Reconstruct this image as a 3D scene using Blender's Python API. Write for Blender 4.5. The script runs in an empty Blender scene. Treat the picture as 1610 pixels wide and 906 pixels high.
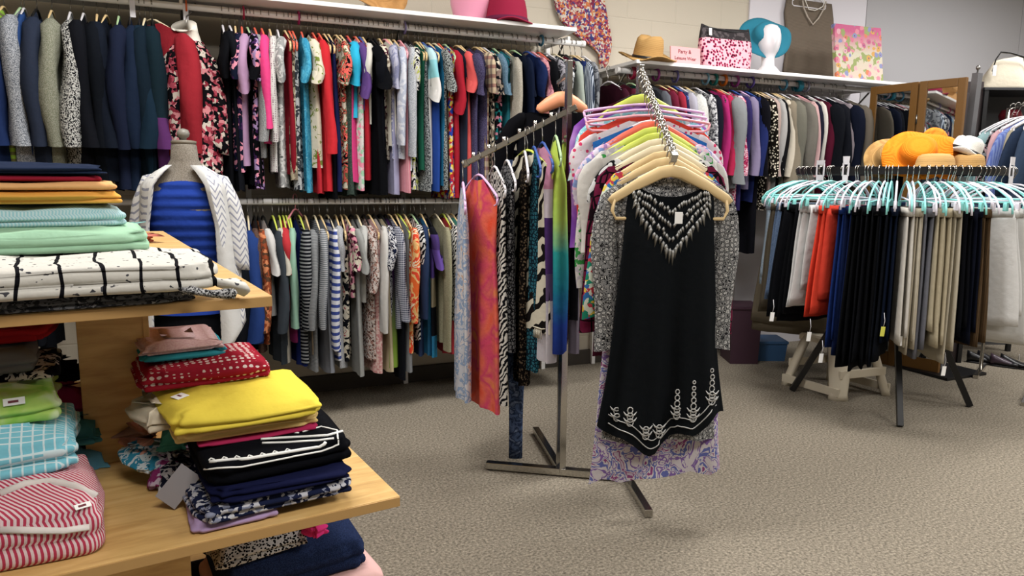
import bpy, bmesh, math, random
from mathutils import Vector, Matrix, noise
PI = math.pi
SC = bpy.context.scene
COL = SC.collection
# ------------------------------------------------------------------ camera
F, PITCH, ROLL, YAW = 1142.2, math.radians(8.4912), math.radians(-0.5139), math.radians(66.2704)
EYE = Vector((0, 0, 1.3))
_c = Vector((0, math.cos(PITCH), -math.sin(PITCH))); _r = Vector((1, 0, 0)); _d = _c.cross(_r)
_r2 = math.cos(ROLL)*_r + math.sin(ROLL)*_d
_d2 = -math.sin(ROLL)*_r + math.cos(ROLL)*_d
_Rz = Matrix.Rotation(YAW-PI/2, 3, 'Z')
CF, CR, CD = _Rz@_c, _Rz@_r2, _Rz@_d2
cam = bpy.data.objects.new('camera', bpy.data.cameras.new('camera')); COL.objects.link(cam)
cam.data.sensor_width = 36; cam.data.lens = F/1610*36; cam.data.clip_start = .05
m = Matrix.Identity(4)
for i in range(3):
    m[i][0] = CR[i]; m[i][1] = -CD[i]; m[i][2] = -CF[i]; m[i][3] = EYE[i]
cam.matrix_world = m
SC.camera = cam
def ray(x, y): return CF*F + CR*(x-805) + CD*(y-453)
def at_z(x, y, z): v = ray(x, y); return EYE + v*((z-EYE.z)/v.z)
def at_Y(x, y, Y): v = ray(x, y); return EYE + v*(Y/v.y)
HF = Vector((CF.x, CF.y, 0)).normalized(); HR = Vector((HF.y, -HF.x, 0))
def at_d(x, y, d): v = ray(x, y); return EYE + v*(d/v.dot(HF))
def project(p):
    v = Vector(p)-EYE; k = F/v.dot(CF); return 805+v.dot(CR)*k, 453+v.dot(CD)*k
# ------------------------------------------------------------------ light and exposure
SC.view_settings.view_transform = 'Standard'; SC.view_settings.look = 'None'
SC.view_settings.gamma = 1; SC.view_settings.use_curve_mapping = False
SC.view_settings.exposure = 0.38
w = bpy.data.worlds.new('room_air'); SC.world = w; w.use_nodes = True
w.node_tree.nodes['Background'].inputs[0].default_value = (.9, .95, 1, 1)
w.node_tree.nodes['Background'].inputs[1].default_value = .28
for i, (lx, ly, p) in enumerate([(0.4, -.3, 42), (0.2, 2.5, 58), (3.2, 0.0, 56), (2.9, 2.7, 58), (6.0, .3, 56), (5.7, 2.7, 62)]):
    l = bpy.data.lights.new('ceiling_panel_light', 'AREA'); l.shape = 'RECTANGLE'; l.size = 1.25; l.size_y = .65
    l.energy = p; l.color = (1, .975, .95)
    o = bpy.data.objects.new('ceiling_panel_light', l); COL.objects.link(o); o.location = (lx, ly, 3.1)
# ------------------------------------------------------------------ colours and materials
HEX = dict(black='0d0e12', ink='14161c', navy='161d33', charcoal='363b42', grey='85878b', silver='b4b8b9', white='e2e1de', cream='ddd5c0',
    beige='c2b59a', khaki='9a9277', taupe='857869', brown='5f4230', rust='9a4a2a', red='c01a28', crimson='9c1428', maroon='5f1730', coral='ee6257',
    orange='ec671f', amber='f2a53c', peach='f2b58e', yellow='f0d549', butter='efd58c', lime='a6d94c', green='2c7248', mint='a6dab6', teal='178689',
    aqua='8ed3dd', ice='bfe3ea', turq='3aa0c6', cyan='1fb3dc', sky='93b6dd', blue='2d5bb0', royal='1a3fae', denim='465c7d', steel='5c7391', lavender='b9b8d6',
    lilac='ae93c2', purple='55357c', plum='3d2250', magenta='b0235f', hotpink='e83d85', pink='f09ab2', blush='e6c3c0', wine='47142a', sage='8b8d77',
    slate='2b3345', deep='0f2430', wood='d9bb85', gold='8a5f24')
def lin(c):
    h = HEX.get(c, c); v = [int(h[i:i+2], 16)/255 for i in (0, 2, 4)]
    return tuple(x/12.92 if x <= .04045 else ((x+.055)/1.055)**2.4 for x in v) + (1,)
class NT:
    def __init__(s, name, rough=.9, metal=0, spec=.25, sheen=0):
        s.m = bpy.data.materials.new(name); s.m.use_nodes = True; s.t = s.m.node_tree; s.b = s.t.nodes['Principled BSDF']
        s.b.inputs['Roughness'].default_value = rough; s.b.inputs['Metallic'].default_value = metal
        s.b.inputs['Specular IOR Level'].default_value = spec
        if sheen: s.b.inputs['Sheen Weight'].default_value = sheen
        s.co = None
    def put(s, sock, v):
        if isinstance(v, bpy.types.NodeSocket): s.t.links.new(v, sock)
        elif v is not None: sock.default_value = v
    def n(s, typ, _o=0, _p=None, **inp):
        nd = s.t.nodes.new('ShaderNode'+typ)
        for k, v in (_p or {}).items(): setattr(nd, k, v)
        for k, v in inp.items():
            k2 = int(k[1:]) if k[0] == '_' and k[1:].isdigit() else k.replace('_', ' ')
            s.put(nd.inputs[k2], v)
        return nd.outputs[_o]
    def xyz(s):
        if s.co is None: s.co = s.n('TexCoord', 'Object')
        return s.co
    def sep(s): return s.t.nodes.new('ShaderNodeSeparateXYZ'), s.xyz()
    def axis(s, i):
        nd = s.t.nodes.new('ShaderNodeSeparateXYZ'); s.t.links.new(s.xyz(), nd.inputs[0]); return nd.outputs[i]
    def math(s, op, a, b=None): return s.n('Math', 0, dict(operation=op), _0=a, _1=b)
    def frac(s, v, per): return s.math('FRACT', s.math('MULTIPLY', v, 1/per))
    def ramp(s, fac, cols, pos=None, const=True):
        nd = s.t.nodes.new('ShaderNodeValToRGB'); e = nd.color_ramp; e.interpolation = 'CONSTANT' if const else 'LINEAR'
        k = len(cols); pos = pos or [i/k if const else i/(k-1) for i in range(k)]
        while len(e.elements) < k: e.elements.new(.5)
        for i in range(k): e.elements[i].position = pos[i]
        for i in range(k): e.elements[i].color = lin(cols[i])
        s.put(nd.inputs[0], fac); return nd.outputs[0]
    def noise(s, scale, detail=2, vec=None, rough=.5, dist=0): return s.n('TexNoise', 0, Vector=vec or s.xyz(), Scale=scale, Detail=detail, Roughness=rough, Distortion=dist)
    def mix(s, f, a, b):
        nd = s.t.nodes.new('ShaderNodeMix'); nd.data_type = 'RGBA'
        s.put(nd.inputs[0], f); s.put(nd.inputs[6], a); s.put(nd.inputs[7], b); return nd.outputs[2]
    def out(s, col, bump=None, strength=.2, dist=.01):
        s.put(s.b.inputs['Base Color'], col)
        if bump is not None:
            s.put(s.b.inputs['Normal'], s.n('Bump', 0, Height=bump, Strength=strength, Distance=dist))
        return s.m
MATS = {}
def paint(name, col, rough=.5, metal=0, spec=.4, alpha=None):
    k = ('p', name)
    if k not in MATS:
        t = NT(name, rough, metal, spec); t.b.inputs['Base Color'].default_value = lin(col)
        if alpha: t.b.inputs['Transmission Weight'].default_value = alpha
        MATS[k] = t.m
    return MATS[k]
def fab(pat, cols, sc=1.0):
    k = (pat, cols, sc)
    if k in MATS: return MATS[k]
    c = cols.split(); t = NT('cloth_'+pat, .95, 0, .05, 0); q = lambda i: lin(c[i])
    if pat == 'pl': col = q(0)
    elif pat == 'mel': col = t.ramp(t.noise(260/sc, 1), c, [.38, .62] if len(c) == 2 else None, False)
    elif pat == 'twd': col = t.ramp(t.noise(150/sc, 2, rough=.8), c, [0, .5] if len(c) == 2 else None)
    elif pat == 'hs': col = t.mix(t.math('GREATER_THAN', t.frac(t.axis(2), .03*sc), .55), q(0), q(1))
    elif pat == 'vs': col = t.mix(t.math('GREATER_THAN', t.frac(t.math('ADD', t.axis(0), t.math('MULTIPLY', t.axis(1), .7)), .012*sc), .5), q(0), q(1))
    elif pat == 'bar': col = t.mix(t.math('GREATER_THAN', t.frac(t.math('ADD', t.axis(0), t.math('MULTIPLY', t.noise(9), .03)), .055*sc), .9), t.mix(t.math('GREATER_THAN', t.noise(90, 1), .68), q(0), q(2)), q(1))
    elif pat == 'ck': 
        a = t.math('GREATER_THAN', t.frac(t.axis(2), .012*sc), .5); b = t.math('GREATER_THAN', t.frac(t.math('ADD', t.axis(0), t.axis(1)), .012*sc), .5)
        col = t.mix(t.math('MULTIPLY', t.math('ADD', a, b), .5), q(0), q(1))
    elif pat == 'grid':
        a = t.math('GREATER_THAN', t.frac(t.axis(1), .03*sc), .82); b = t.math('GREATER_THAN', t.frac(t.axis(0), .03*sc), .82)
        col = t.mix(t.math('MAXIMUM', a, b), q(0), q(1))
    elif pat == 'dot':
        v = t.n('TexVoronoi', 0, Vector=t.xyz(), Scale=42/sc, Randomness=.2); col = t.mix(t.math('LESS_THAN', v, .34), q(0), q(1))
    elif pat == 'flo':
        v = t.n('VectorMath', 0, dict(operation='ADD'), _0=t.xyz(), _1=t.n('VectorMath', 0, dict(operation='SCALE'), _0=t.n('TexNoise', 1, Vector=t.xyz(), Scale=30/sc), Scale=.04*sc))
        vo = t.n('TexVoronoi', 1, Vector=v, Scale=58/sc); s_ = t.t.nodes.new('ShaderNodeSeparateColor'); t.t.links.new(vo, s_.inputs[0])
        col = t.ramp(s_.outputs[0], c)
    elif pat == 'abs': col = t.ramp(t.noise(22/sc, 3, dist=1.2), c, [0]+[.34+.32*i/(len(c)-1) for i in range(1, len(c))])
    elif pat == 'tie': col = t.ramp(t.noise(7/sc, 2, dist=.8), c, [.3+.4*i/(len(c)-1) for i in range(len(c))], False)
    elif pat == 'zeb':
        v = t.n('TexWave', 1, dict(bands_direction='DIAGONAL'), Vector=t.xyz(), Scale=11/sc, Distortion=9, Detail=2, Detail_Scale=1.2); col = t.ramp(v, c, [0, .52])
    elif pat == 'leo':
        v = t.n('TexVoronoi', 0, Vector=t.xyz(), Scale=55/sc, Randomness=1); n_ = t.math('ADD', v, t.math('MULTIPLY', t.noise(90/sc), .3)); col = t.ramp(n_, c, [0, .52] if len(c) == 2 else [0, .38, .6])
    elif pat == 'chv':
        zz = t.math('PINGPONG', t.math('ADD', t.axis(0), t.axis(1)), .018*sc)
        col = t.mix(t.math('GREATER_THAN', t.frac(t.math('ADD', t.axis(2), zz), .016*sc), .68), q(0), q(1))
    elif pat == 'pld':
        a = t.math('GREATER_THAN', t.frac(t.axis(2), .05*sc), .6); b = t.math('GREATER_THAN', t.frac(t.math('ADD', t.axis(0), t.axis(1)), .04*sc), .6)
        col = t.mix(t.math('MULTIPLY', b, .6), t.mix(t.math('MULTIPLY', a, .7), q(0), q(1)), q(2))
    elif pat == 'lac':
        v = t.n('TexVoronoi', 0, dict(feature='DISTANCE_TO_EDGE'), Vector=t.xyz(), Scale=26/sc, Randomness=.7)
        n_ = t.math('ADD', t.math('MULTIPLY', v, 1.7), t.math('MULTIPLY', t.noise(110/sc, 2), .55)); col = t.ramp(n_, c)
    elif pat == 'net':
        v = t.n('TexVoronoi', 0, dict(feature='DISTANCE_TO_EDGE'), Vector=t.xyz(), Scale=22/sc, Randomness=.35); col = t.mix(t.math('LESS_THAN', v, .06), q(0), q(1))
    elif pat[:2] == 'gr' or pat[:2] == 'bk':   # bands down the garment: 'gr:top,bottom' smooth or 'bk' hard
        a, b = [float(x) for x in pat[3:].split(',')]
        f = t.math('ADD', t.math('DIVIDE', t.math('SUBTRACT', t.axis(2), a), b-a), t.math('MULTIPLY', t.math('SUBTRACT', t.noise(14), .5), .12 if pat[0] == 'g' else 0))
        col = t.ramp(f, c, None, pat[0] == 'b')
    hs = t.n('HueSaturation', 0, Saturation=.97, Value=.76, Color=col)
    t.out(hs, t.noise(34, 3), .22, .012)
    MATS[k] = t.m
    return t.m
# ------------------------------------------------------------------ mesh helpers
class MB:
    def __init__(s): s.v = []; s.f = []
    def add(s, v, f):
        b = len(s.v); s.v += [tuple(p) for p in v]; s.f += [tuple(i+b for i in q) for q in f]; return s
    def loft(s, loops, caps=True, closed=True, ring=False):
        n = len(loops[0]); b = len(s.v); k = len(loops)
        for L in loops: s.v += [tuple(p) for p in L]
        for j in range(k if ring else k-1):
            for i in range(n if closed else n-1):
                i2 = (i+1) % n; j2 = (j+1) % k
                s.f.append((b+j*n+i, b+j*n+i2, b+j2*n+i2, b+j2*n+i))
        if caps and not ring:
            s.f.append(tuple(b+i for i in reversed(range(n)))); s.f.append(tuple(b+(k-1)*n+i for i in range(n)))
        return s
    def tube(s, pts, r, n=8, caps=True, flat=1.0, up=None):
        pts = [Vector(p) for p in pts]; loops = []; u = None
        for i, p in enumerate(pts):
            t = (pts[min(i+1, len(pts)-1)]-pts[max(i-1, 0)]).normalized()
            if up is not None: u = Vector(up)-t*t.dot(Vector(up)); u.normalize()
            elif u is None: u = t.orthogonal().normalized()
            else: u = (u-t*t.dot(u)).normalized()
            w_ = t.cross(u); rr = r[i] if isinstance(r, (list, tuple)) else r
            loops.append([p+u*(rr*math.cos(2*PI*k/n))+w_*(rr*flat*math.sin(2*PI*k/n)) for k in range(n)])
        return s.loft(loops, caps)
    def lathe(s, prof, n=24, cx=0, cy=0, warp=None):
        loops = []
        for r, z in prof:
            L = []
            for k in range(n):
                a = 2*PI*k/n; p = (cx+r*math.cos(a), cy+r*math.sin(a), z)
                L.append(warp(p, r, a) if warp else p)
            loops.append(L)
        return s.loft(loops)
    def box(s, a, b, bev=0.0):
        bm = bmesh.new(); bmesh.ops.create_cube(bm, size=1)
        for v in bm.verts: v.co = Vector([(a[i]+b[i])/2+v.co[i]*(b[i]-a[i]) for i in range(3)])
        if bev: bmesh.ops.bevel(bm, geom=bm.edges[:], offset=bev, segments=2, profile=.7, affect='EDGES')
        bm.verts.index_update(); s.add([v.co[:] for v in bm.verts], [[v.index for v in f.verts] for f in bm.faces]); bm.free(); return s
    def bar(s, p, q, wx, wz, bev=.002):   # square section bar from p to q
        p, q = Vector(p), Vector(q); L = (q-p).length; t = MB().box((0, -wx/2, -wz/2), (L, wx/2, wz/2), bev)
        d = (q-p).normalized(); up = Vector((0, 0, 1)) if abs(d.z) < .95 else Vector((0, 1, 0))
        y = up.cross(d).normalized(); z = d.cross(y); M = Matrix((d, y, z)).transposed()
        return s.add([M@Vector(v)+p for v in t.v], t.f)
    def build(s, name, mat, parent=None, smooth=True):
        me = bpy.data.meshes.new(name); me.from_pydata(s.v, [], s.f)
        if mat: me.materials.append(mat)
        if smooth: me.polygons.foreach_set('use_smooth', [True]*len(me.polygons))
        me.update(); o = bpy.data.objects.new(name, me); COL.objects.link(o)
        if parent: o.parent = parent
        return o
def flat(o): o.data.polygons.foreach_set('use_smooth', [False]*len(o.data.polygons)); return o
def tag(o, label=None, cat=None, group=None, kind=None):
    if label: o['label'] = label
    if cat: o['category'] = cat
    if group: o['group'] = group
    if kind: o['kind'] = kind
    return o
def empty(name, loc=(0, 0, 0), rz=0):
    o = bpy.data.objects.new(name, None); COL.objects.link(o); o.location = loc; o.rotation_euler = (0, 0, rz); o.empty_display_size = .05; return o
def copy_tree(o, parent=None):
    c = o.copy(); COL.objects.link(c)
    if parent: c.parent = parent
    for ch in list(o.children): copy_tree(ch, c)
    return c
def put(o, loc, rz=0, rx=0, ry=0): o.location = loc; o.rotation_euler = (rx, ry, rz); return o
# ------------------------------------------------------------------ setting
XW0, XW1, YW, ZC = -2.2, 8.2, 4.45, 3.15
t = NT('carpet', 1, 0, .1)
cn = t.noise(95, 3, rough=.7); cn2 = t.noise(7, 2)
t.out(t.mix(t.math('MULTIPLY', cn2, .35), t.ramp(cn, ['504a41', '827a6d', 'aea492'], [.32, .5, .7], False), lin('7a7264')), cn, .4, .02); CARPET = t.m
tag(MB().box((XW0, -3.4, -.1), (XW1, YW+.1, 0)).build('floor', CARPET, smooth=False), kind='structure')
t = NT('ceiling_tile', .9); t.out(lin('d8d6d0'), t.noise(60), .2); 
tag(MB().box((XW0, -3.4, ZC), (XW1, YW+.1, ZC+.1)).build('ceiling', t.m, smooth=False), kind='structure')
# painted concrete block: courses .2 m, blocks .4 m, shallow joints
t = NT('painted_block', .75, 0, .3)
br = t.n('TexBrick', 1, dict(offset=.5), Vector=t.n('Mapping', 0, Vector=t.xyz(), Rotation=(PI/2, 0, 0)), Scale=1.0, Mortar_Size=.006, Mortar_Smooth=.6, Brick_Width=.4, Row_Height=.2)
t.out(t.mix(t.math('MULTIPLY', t.noise(3), .25), lin('c0b8a8'), lin('b4ab9b')), t.math('ADD', t.math('MULTIPLY', br, -1), t.math('MULTIPLY', t.noise(140), .12)), .35, .012); BLOCK = t.m
tag(MB().box((XW0, YW, 0), (XW1, YW+.1, ZC)).build('wall_back', BLOCK, smooth=False), kind='structure')
t = NT('plain_wall', .8); t.out(lin('b9b4ab'), t.noise(80), .1); PW = t.m
tag(MB().box((XW1, -3.4, 0), (XW1+.1, YW+.1, ZC)).build('wall_right', PW, smooth=False), kind='structure')
tag(MB().box((XW0-.1, -3.4, 0), (XW0, YW+.1, ZC)).build('wall_left', PW, smooth=False), kind='structure')
tag(MB().box((XW0, -3.5, 0), (XW1, -3.4, ZC)).build('wall_front', PW, smooth=False), kind='structure')
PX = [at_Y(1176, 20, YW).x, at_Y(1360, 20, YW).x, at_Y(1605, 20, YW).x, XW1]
for i, cc in enumerate(('cfccd2', 'a7a6a9', 'a7a6a9')):  # right-hand panels get a darker grey: their shading is painted into the colour
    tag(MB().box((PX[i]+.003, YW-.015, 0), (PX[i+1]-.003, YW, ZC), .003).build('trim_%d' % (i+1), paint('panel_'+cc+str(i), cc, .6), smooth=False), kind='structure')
tag(MB().box((XW0, YW-.03, 0), (PX[0], YW, .1), .004).build('baseboard_back', paint('baseboard', '3a352f', .6), smooth=False), kind='structure')
M_WHITE = paint('white_enamel', 'e9e8e6', .35); M_CHROME = paint('chrome', 'b9b6b0', .18, 1); M_STEEL = paint('brushed_steel', '8f8d88', .35, 1)
M_BLACK = paint('black_enamel', '121214', .4); M_PLW = paint('white_plastic', 'd8d6da', .4); M_NAT = paint('pale_hanger_wood', 'd8bd8c', .5)
# ------------------------------------------------------------------ wall racks
RY = 4.05
ZU, ZL, ZR = 2.122, 1.173, 1.985
def rack(name, label, x0, x1, rails, shelf_z, posts, brk):
    e = empty(name, ((x0+x1)/2, YW-.02, 0)); tag(e, label, 'clothes rack'); ox = e.location
    def P(mb, nm, mt): o = mb.build(nm, mt, e, False); o.matrix_parent_inverse = Matrix.Translation(-ox); return o
    P(MB().box((x0, RY-.16, shelf_z), (x1, YW-.02, shelf_z+.022), .004), 'shelf', M_WHITE)
    for z, a, b in rails:
        mb = MB().tube([(a, RY, z), (b, RY, z)], .017, 14)
        o = P(mb, 'rail', M_WHITE); o.data.polygons.foreach_set('use_smooth', [True]*len(o.data.polygons))
        for ex in (a, b): mb = MB().tube([(ex-.012, RY, z), (ex+.012, RY, z)], .021, 14); P(mb, 'end_cap', M_WHITE)
    for x in posts: P(MB().box((x-.014, YW-.05, .0), (x+.014, YW-.02, shelf_z), .003), 'upright', M_WHITE)
    for x in brk:
        P(MB().box((x-.008, RY-.012, rails[0][0]), (x+.008, RY+.012, shelf_z), .002), 'rail_hanger', M_WHITE)
        P(MB().bar((x, RY, shelf_z-.012), (x, YW-.03, shelf_z-.012), .014, .024), 'shelf_arm', M_WHITE)
        P(MB().bar((x, RY+.06, shelf_z-.03), (x, YW-.03, shelf_z-.3), .008, .012), 'brace', M_STEEL)
        if len(rails) > 1: P(MB().bar((x, RY, rails[1][0]), (x, YW-.03, rails[1][0]), .014, .02), 'shelf_arm', M_WHITE)
    return e
xe = at_Y(916, 69, RY).x
rack('wall_rack', 'long white wall rack of two rails with shelf along the cream block wall', -1.6, at_Y(907, 52, RY-.16).x, [(ZU, -1.6, xe), (ZL, -1.6, xe)], ZU+.035,
     [-.9, .3, 1.2, xe-.06], [-.9, at_Y(285, 12, RY).x, at_Y(632, 40, RY).x, xe-.1])
xa, xb = at_Y(972, 108, RY).x, at_Y(1400, 143, RY).x
rack('wall_rack', 'shorter white wall rack with one rail and shelf, beside the white panels', xa+.03, xb+.02, [(ZR, xa, xb)], ZR+.024, [xa+.08, xb-.1], [xa+.09, at_Y(1197, 130, RY).x, xb-.15])
# ------------------------------------------------------------------ hangers and garments
def hanger(mat, hook=M_STEEL, style='tube', w=.2, drop=.095, zt=-.075):
    """Top-level hanger; origin at the centre of the rail it hangs on."""
    sh = [(-w, 0, zt-drop), (-w*.93, 0, zt-drop*.86), (-w*.55, 0, zt-drop*.42), (-w*.18, 0, zt-drop*.06), (0, 0, zt), (w*.18, 0, zt-drop*.06), (w*.55, 0, zt-drop*.42), (w*.93, 0, zt-drop*.86), (w, 0, zt-drop)]
    mb = MB()
    if style == 'wood':
        mb.tube(sh, [.013, .016, .019, .021, .022, .021, .019, .016, .013], 10, True, .36, (0, 0, 1))
        mb.tube([(-w*.93, 0, zt-drop*.9), (-w*.96, 0, zt-drop*1.25), (-w*.9, 0, zt-drop*1.5), (w*.9, 0, zt-drop*1.5), (w*.96, 0, zt-drop*1.25), (w*.93, 0, zt-drop*.9)], .0062, 8)
    elif style == 'pad':
        mb.tube(sh, [.012, .022, .03, .034, .034, .034, .03, .022, .012], 12, True, .7, (0, 0, 1))
    elif style == 'droop':
        q = [(-w*1.02, 0, zt-drop*1.25), (-w, 0, zt-drop*.95), (-w*.88, 0, zt-drop*.62), (-w*.6, 0, zt-drop*.3), (-w*.2, 0, zt-drop*.05), (0, 0, zt)]
        mb.tube(q+[(-x, y, z) for x, y, z in reversed(q[:-1])], .005, 8)
        mb.tube([(-w*.93, 0, zt-drop*.8), (w*.93, 0, zt-drop*.8)], .005, 6)
    else:
        mb.tube(sh, .0055, 6)
        mb.tube([sh[0], (-w*.98, 0, zt-drop-.022), (-w*.9, 0, zt-drop-.03), (w*.9, 0, zt-drop-.03), (w*.98, 0, zt-drop-.022), sh[-1]], .005, 6)
    o = mb.build('coat_hanger', mat)
    a0 = MB().tube([(.019*math.sin(a), 0, .021*math.cos(a)+.0) for a in [-1.9+.35*i for i in range(12)]]+[(.008, 0, -.03), (0, 0, -.045), (0, 0, zt+.005)], .0022, 6)
    a0.build('hook', hook, o)
    return o
def garment(name, mat, L, sleeve='S', w=.2, t=.018, flare=1.0, seed=0, neckw=.06, dip=.03, bw=None, fold=1.0, hemf=None, smat=None, ls=None, nu=28, nv=12, z0=-.09, back_dip=.01, slope=.42, sout=.035):
    R = random.Random(seed); ph = R.uniform(0, 6); k1 = R.uniform(1.6, 2.6); k2 = R.uniform(3.5, 5)
    bw = bw or w*.86; zt = lambda x: z0-slope*max(0, abs(x)-neckw)
    loops = []
    for j in range(nv+1):
        v = j/nv; wv = w*.98 if v < .02 else (w+(bw-w)*min(1, v/.22))*(1+(flare-1)*max(0, (v-.22)/.78))
        th = .006+(t-.006)*min(1, v*6)*(1+.25*v); Lp = []
        for i in range(nu):
            a = 2*PI*i/nu; c, s_ = math.cos(a), math.sin(a)
            x = wv*math.copysign(abs(c)**.75, c); y = th*math.copysign(abs(s_)**.8, s_)
            top = zt(x)
            if abs(x) < neckw*1.15:
                q = 1-(x/(neckw*1.15))**2; top -= (dip if s_ < 0 else back_dip)*q
            bot = z0-L+(hemf(x/wv, s_) if hemf else .006*math.sin(5*c+ph))
            z = top+(bot-top)*v
            A = fold*t*.55*min(1, v*1.6)
            y += A*(math.sin(k1*PI*x/wv+ph+1.1*v)+.55*math.sin(k2*PI*x/wv+2*ph)*v)
            x *= 1+.03*math.sin(7*v+ph)*v
            Lp.append((x, y, z))
        loops.append(Lp)
    o = MB().loft(loops, False).build(name, mat)
    if sleeve != 'N':
        ls = ls or dict(S=.2, L=.5, J=.54, F=.26, C=.1)[sleeve]
        for sx in (-1, 1):
            ring = []; r0 = .052 if sleeve != 'J' else .062; zz = zt(w)+.004; n = 9
            for j in range(n+1):
                s_ = j/n; q = max(0, s_-.08)/.92
                r = r0*(.25+.75*min(1, s_/.16)); r *= (1+.25*q) if sleeve == 'F' else (1-.22*q if sleeve in 'LJ' else 1+.05*q)
                cx = w-.025+sout*min(1, s_*2.5)+.012*math.sin(5*s_+ph); cz = zz-ls*q-(0 if s_ > .08 else -.012*(1-s_/.08))
                cy = .012*math.sin(3*s_+ph)
                bend = (.25+.35*(sleeve in 'SFC'))
                ring.append([(sx*(cx+r*math.cos(a)), cy+min(r*.85, t*1.15)*math.sin(a)*(1+.2*math.sin(9*s_+3*a+ph))+.35*t*math.sin(7*s_+2*ph)*q, cz+ (r*bend*-math.cos(a)*.6)) for a in [2*PI*i/14 for i in range(14)]])
            mb = MB().loft(ring, False); c0 = [sum(p[i] for p in ring[0])/14 for i in range(3)]
            mb.add([c0]+ring[0], [(0, 1+(i+1) % 14, 1+i) for i in range(14)])
            c1 = Vector([sum(p[i] for p in ring[-1])/14 for i in range(3)])
            mb.loft([ring[-1], [c1+(Vector(p)-c1)*.82+Vector((0, 0, .004)) for p in ring[-1]], [c1+(Vector(p)-c1)*.7+Vector((0, 0, .06)) for p in ring[-1]]], False)
            mb.build('sleeve', smat or mat, o)
    return o
BYLABEL = {}
def lab(text):
    BYLABEL[text] = BYLABEL.get(text, 0)+1
    if len(text.split()) > 16: print('LONG', text)
    if BYLABEL[text] > 1: print('DUP', text)
    return text
HC = dict(w=('white', M_PLW), n=('wooden', M_NAT), k=('black', M_BLACK), g=('pale green', paint('green_plastic', 'a9c79a', .4)), r=('coral', paint('coral_plastic', 'e0654f', .4)), p=('pink', paint('pink_plastic', 'eba3ad', .4)),
          b=('blue', paint('blue_plastic', '3a59a0', .4)), y=('yellow green', paint('lime_plastic', 'c3cf5a', .4)), l=('lilac', paint('lilac_plastic', 'dbb3da', .4)), c=('cream', paint('cream_plastic', 'dccfae', .45)),
          t=('light aqua', paint('aqua_plastic', '8fdbd6', .35)))
KINDW = {'S': 'S', 'L': 'L', 'N': 'N', 'J': 'J', 'F': 'F'}
def noun(d): return d.split()[-1]
def solve(A, B, off, px, zmid):
    """where along the rail A-B a garment hangs so that its near edge shows at picture column px"""
    lo, hi = -1.0, 1.6
    f = lambda q: project(A.lerp(B, q)+off+Vector((0, 0, zmid-A.z)))[0]-px
    fl = f(lo)
    for _ in range(40):
        md = (lo+hi)/2
        if (f(md) > 0) == (fl > 0): lo = md
        else: hi = md
    return A.lerp(B, lo)
def hang_row(specs, place, Z, x0, x1, group, rnd, pitch=None, jit=4, hz='nwwkcg'):
    A, B = Vector((x0, RY, Z)), Vector((x1, RY, Z)); prev = None; R = random.Random(rnd)
    for i, sp in enumerate(specs):
        px, hem, kind, pat, cols, desc = sp[:6]; opt = sp[6] if len(sp) > 6 else {}
        hc = opt.pop('h', None) if 'h' in opt else R.choice(hz); sc = opt.pop('sc', 1.0); rot = opt.pop('rot', 0)
        sl = .055 if kind != 'N' else 0
        wd = opt.pop('w', .215 if kind == 'J' else R.uniform(.185, .205))
        off = Vector((0, -(wd+sl*.6), 0)); zm = Z-.35
        p = solve(A, B, off, px, zm)
        q = p+off; e = EYE; # hem height from the picture row on the near edge
        L = (Z-.09)-at_Y(px, hem, q.y).z
        o = garment(noun(desc), fab(pat, cols, sc), max(.25, L), kind, w=wd, t=opt.pop('t', .034 if kind == 'J' else R.uniform(.017, .024)), seed=rnd*100+i, **opt)
        rz = PI/2+math.radians(R.uniform(-jit, jit)+rot)
        put(o, p, rz)
        where = 'on the '+place
        lb = (desc+' '+where+(', right of the '+prev if prev else ', at its left end'))
        tag(o, lab(lb), noun(desc), group)
        h = hanger(HC[hc][1]); put(h, p, rz)
        tag(h, lab(HC[hc][0]+' hanger holding the '+desc+' '+where), 'hanger', 'hangers '+where)
        prev = desc
D = 'pl'
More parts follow.
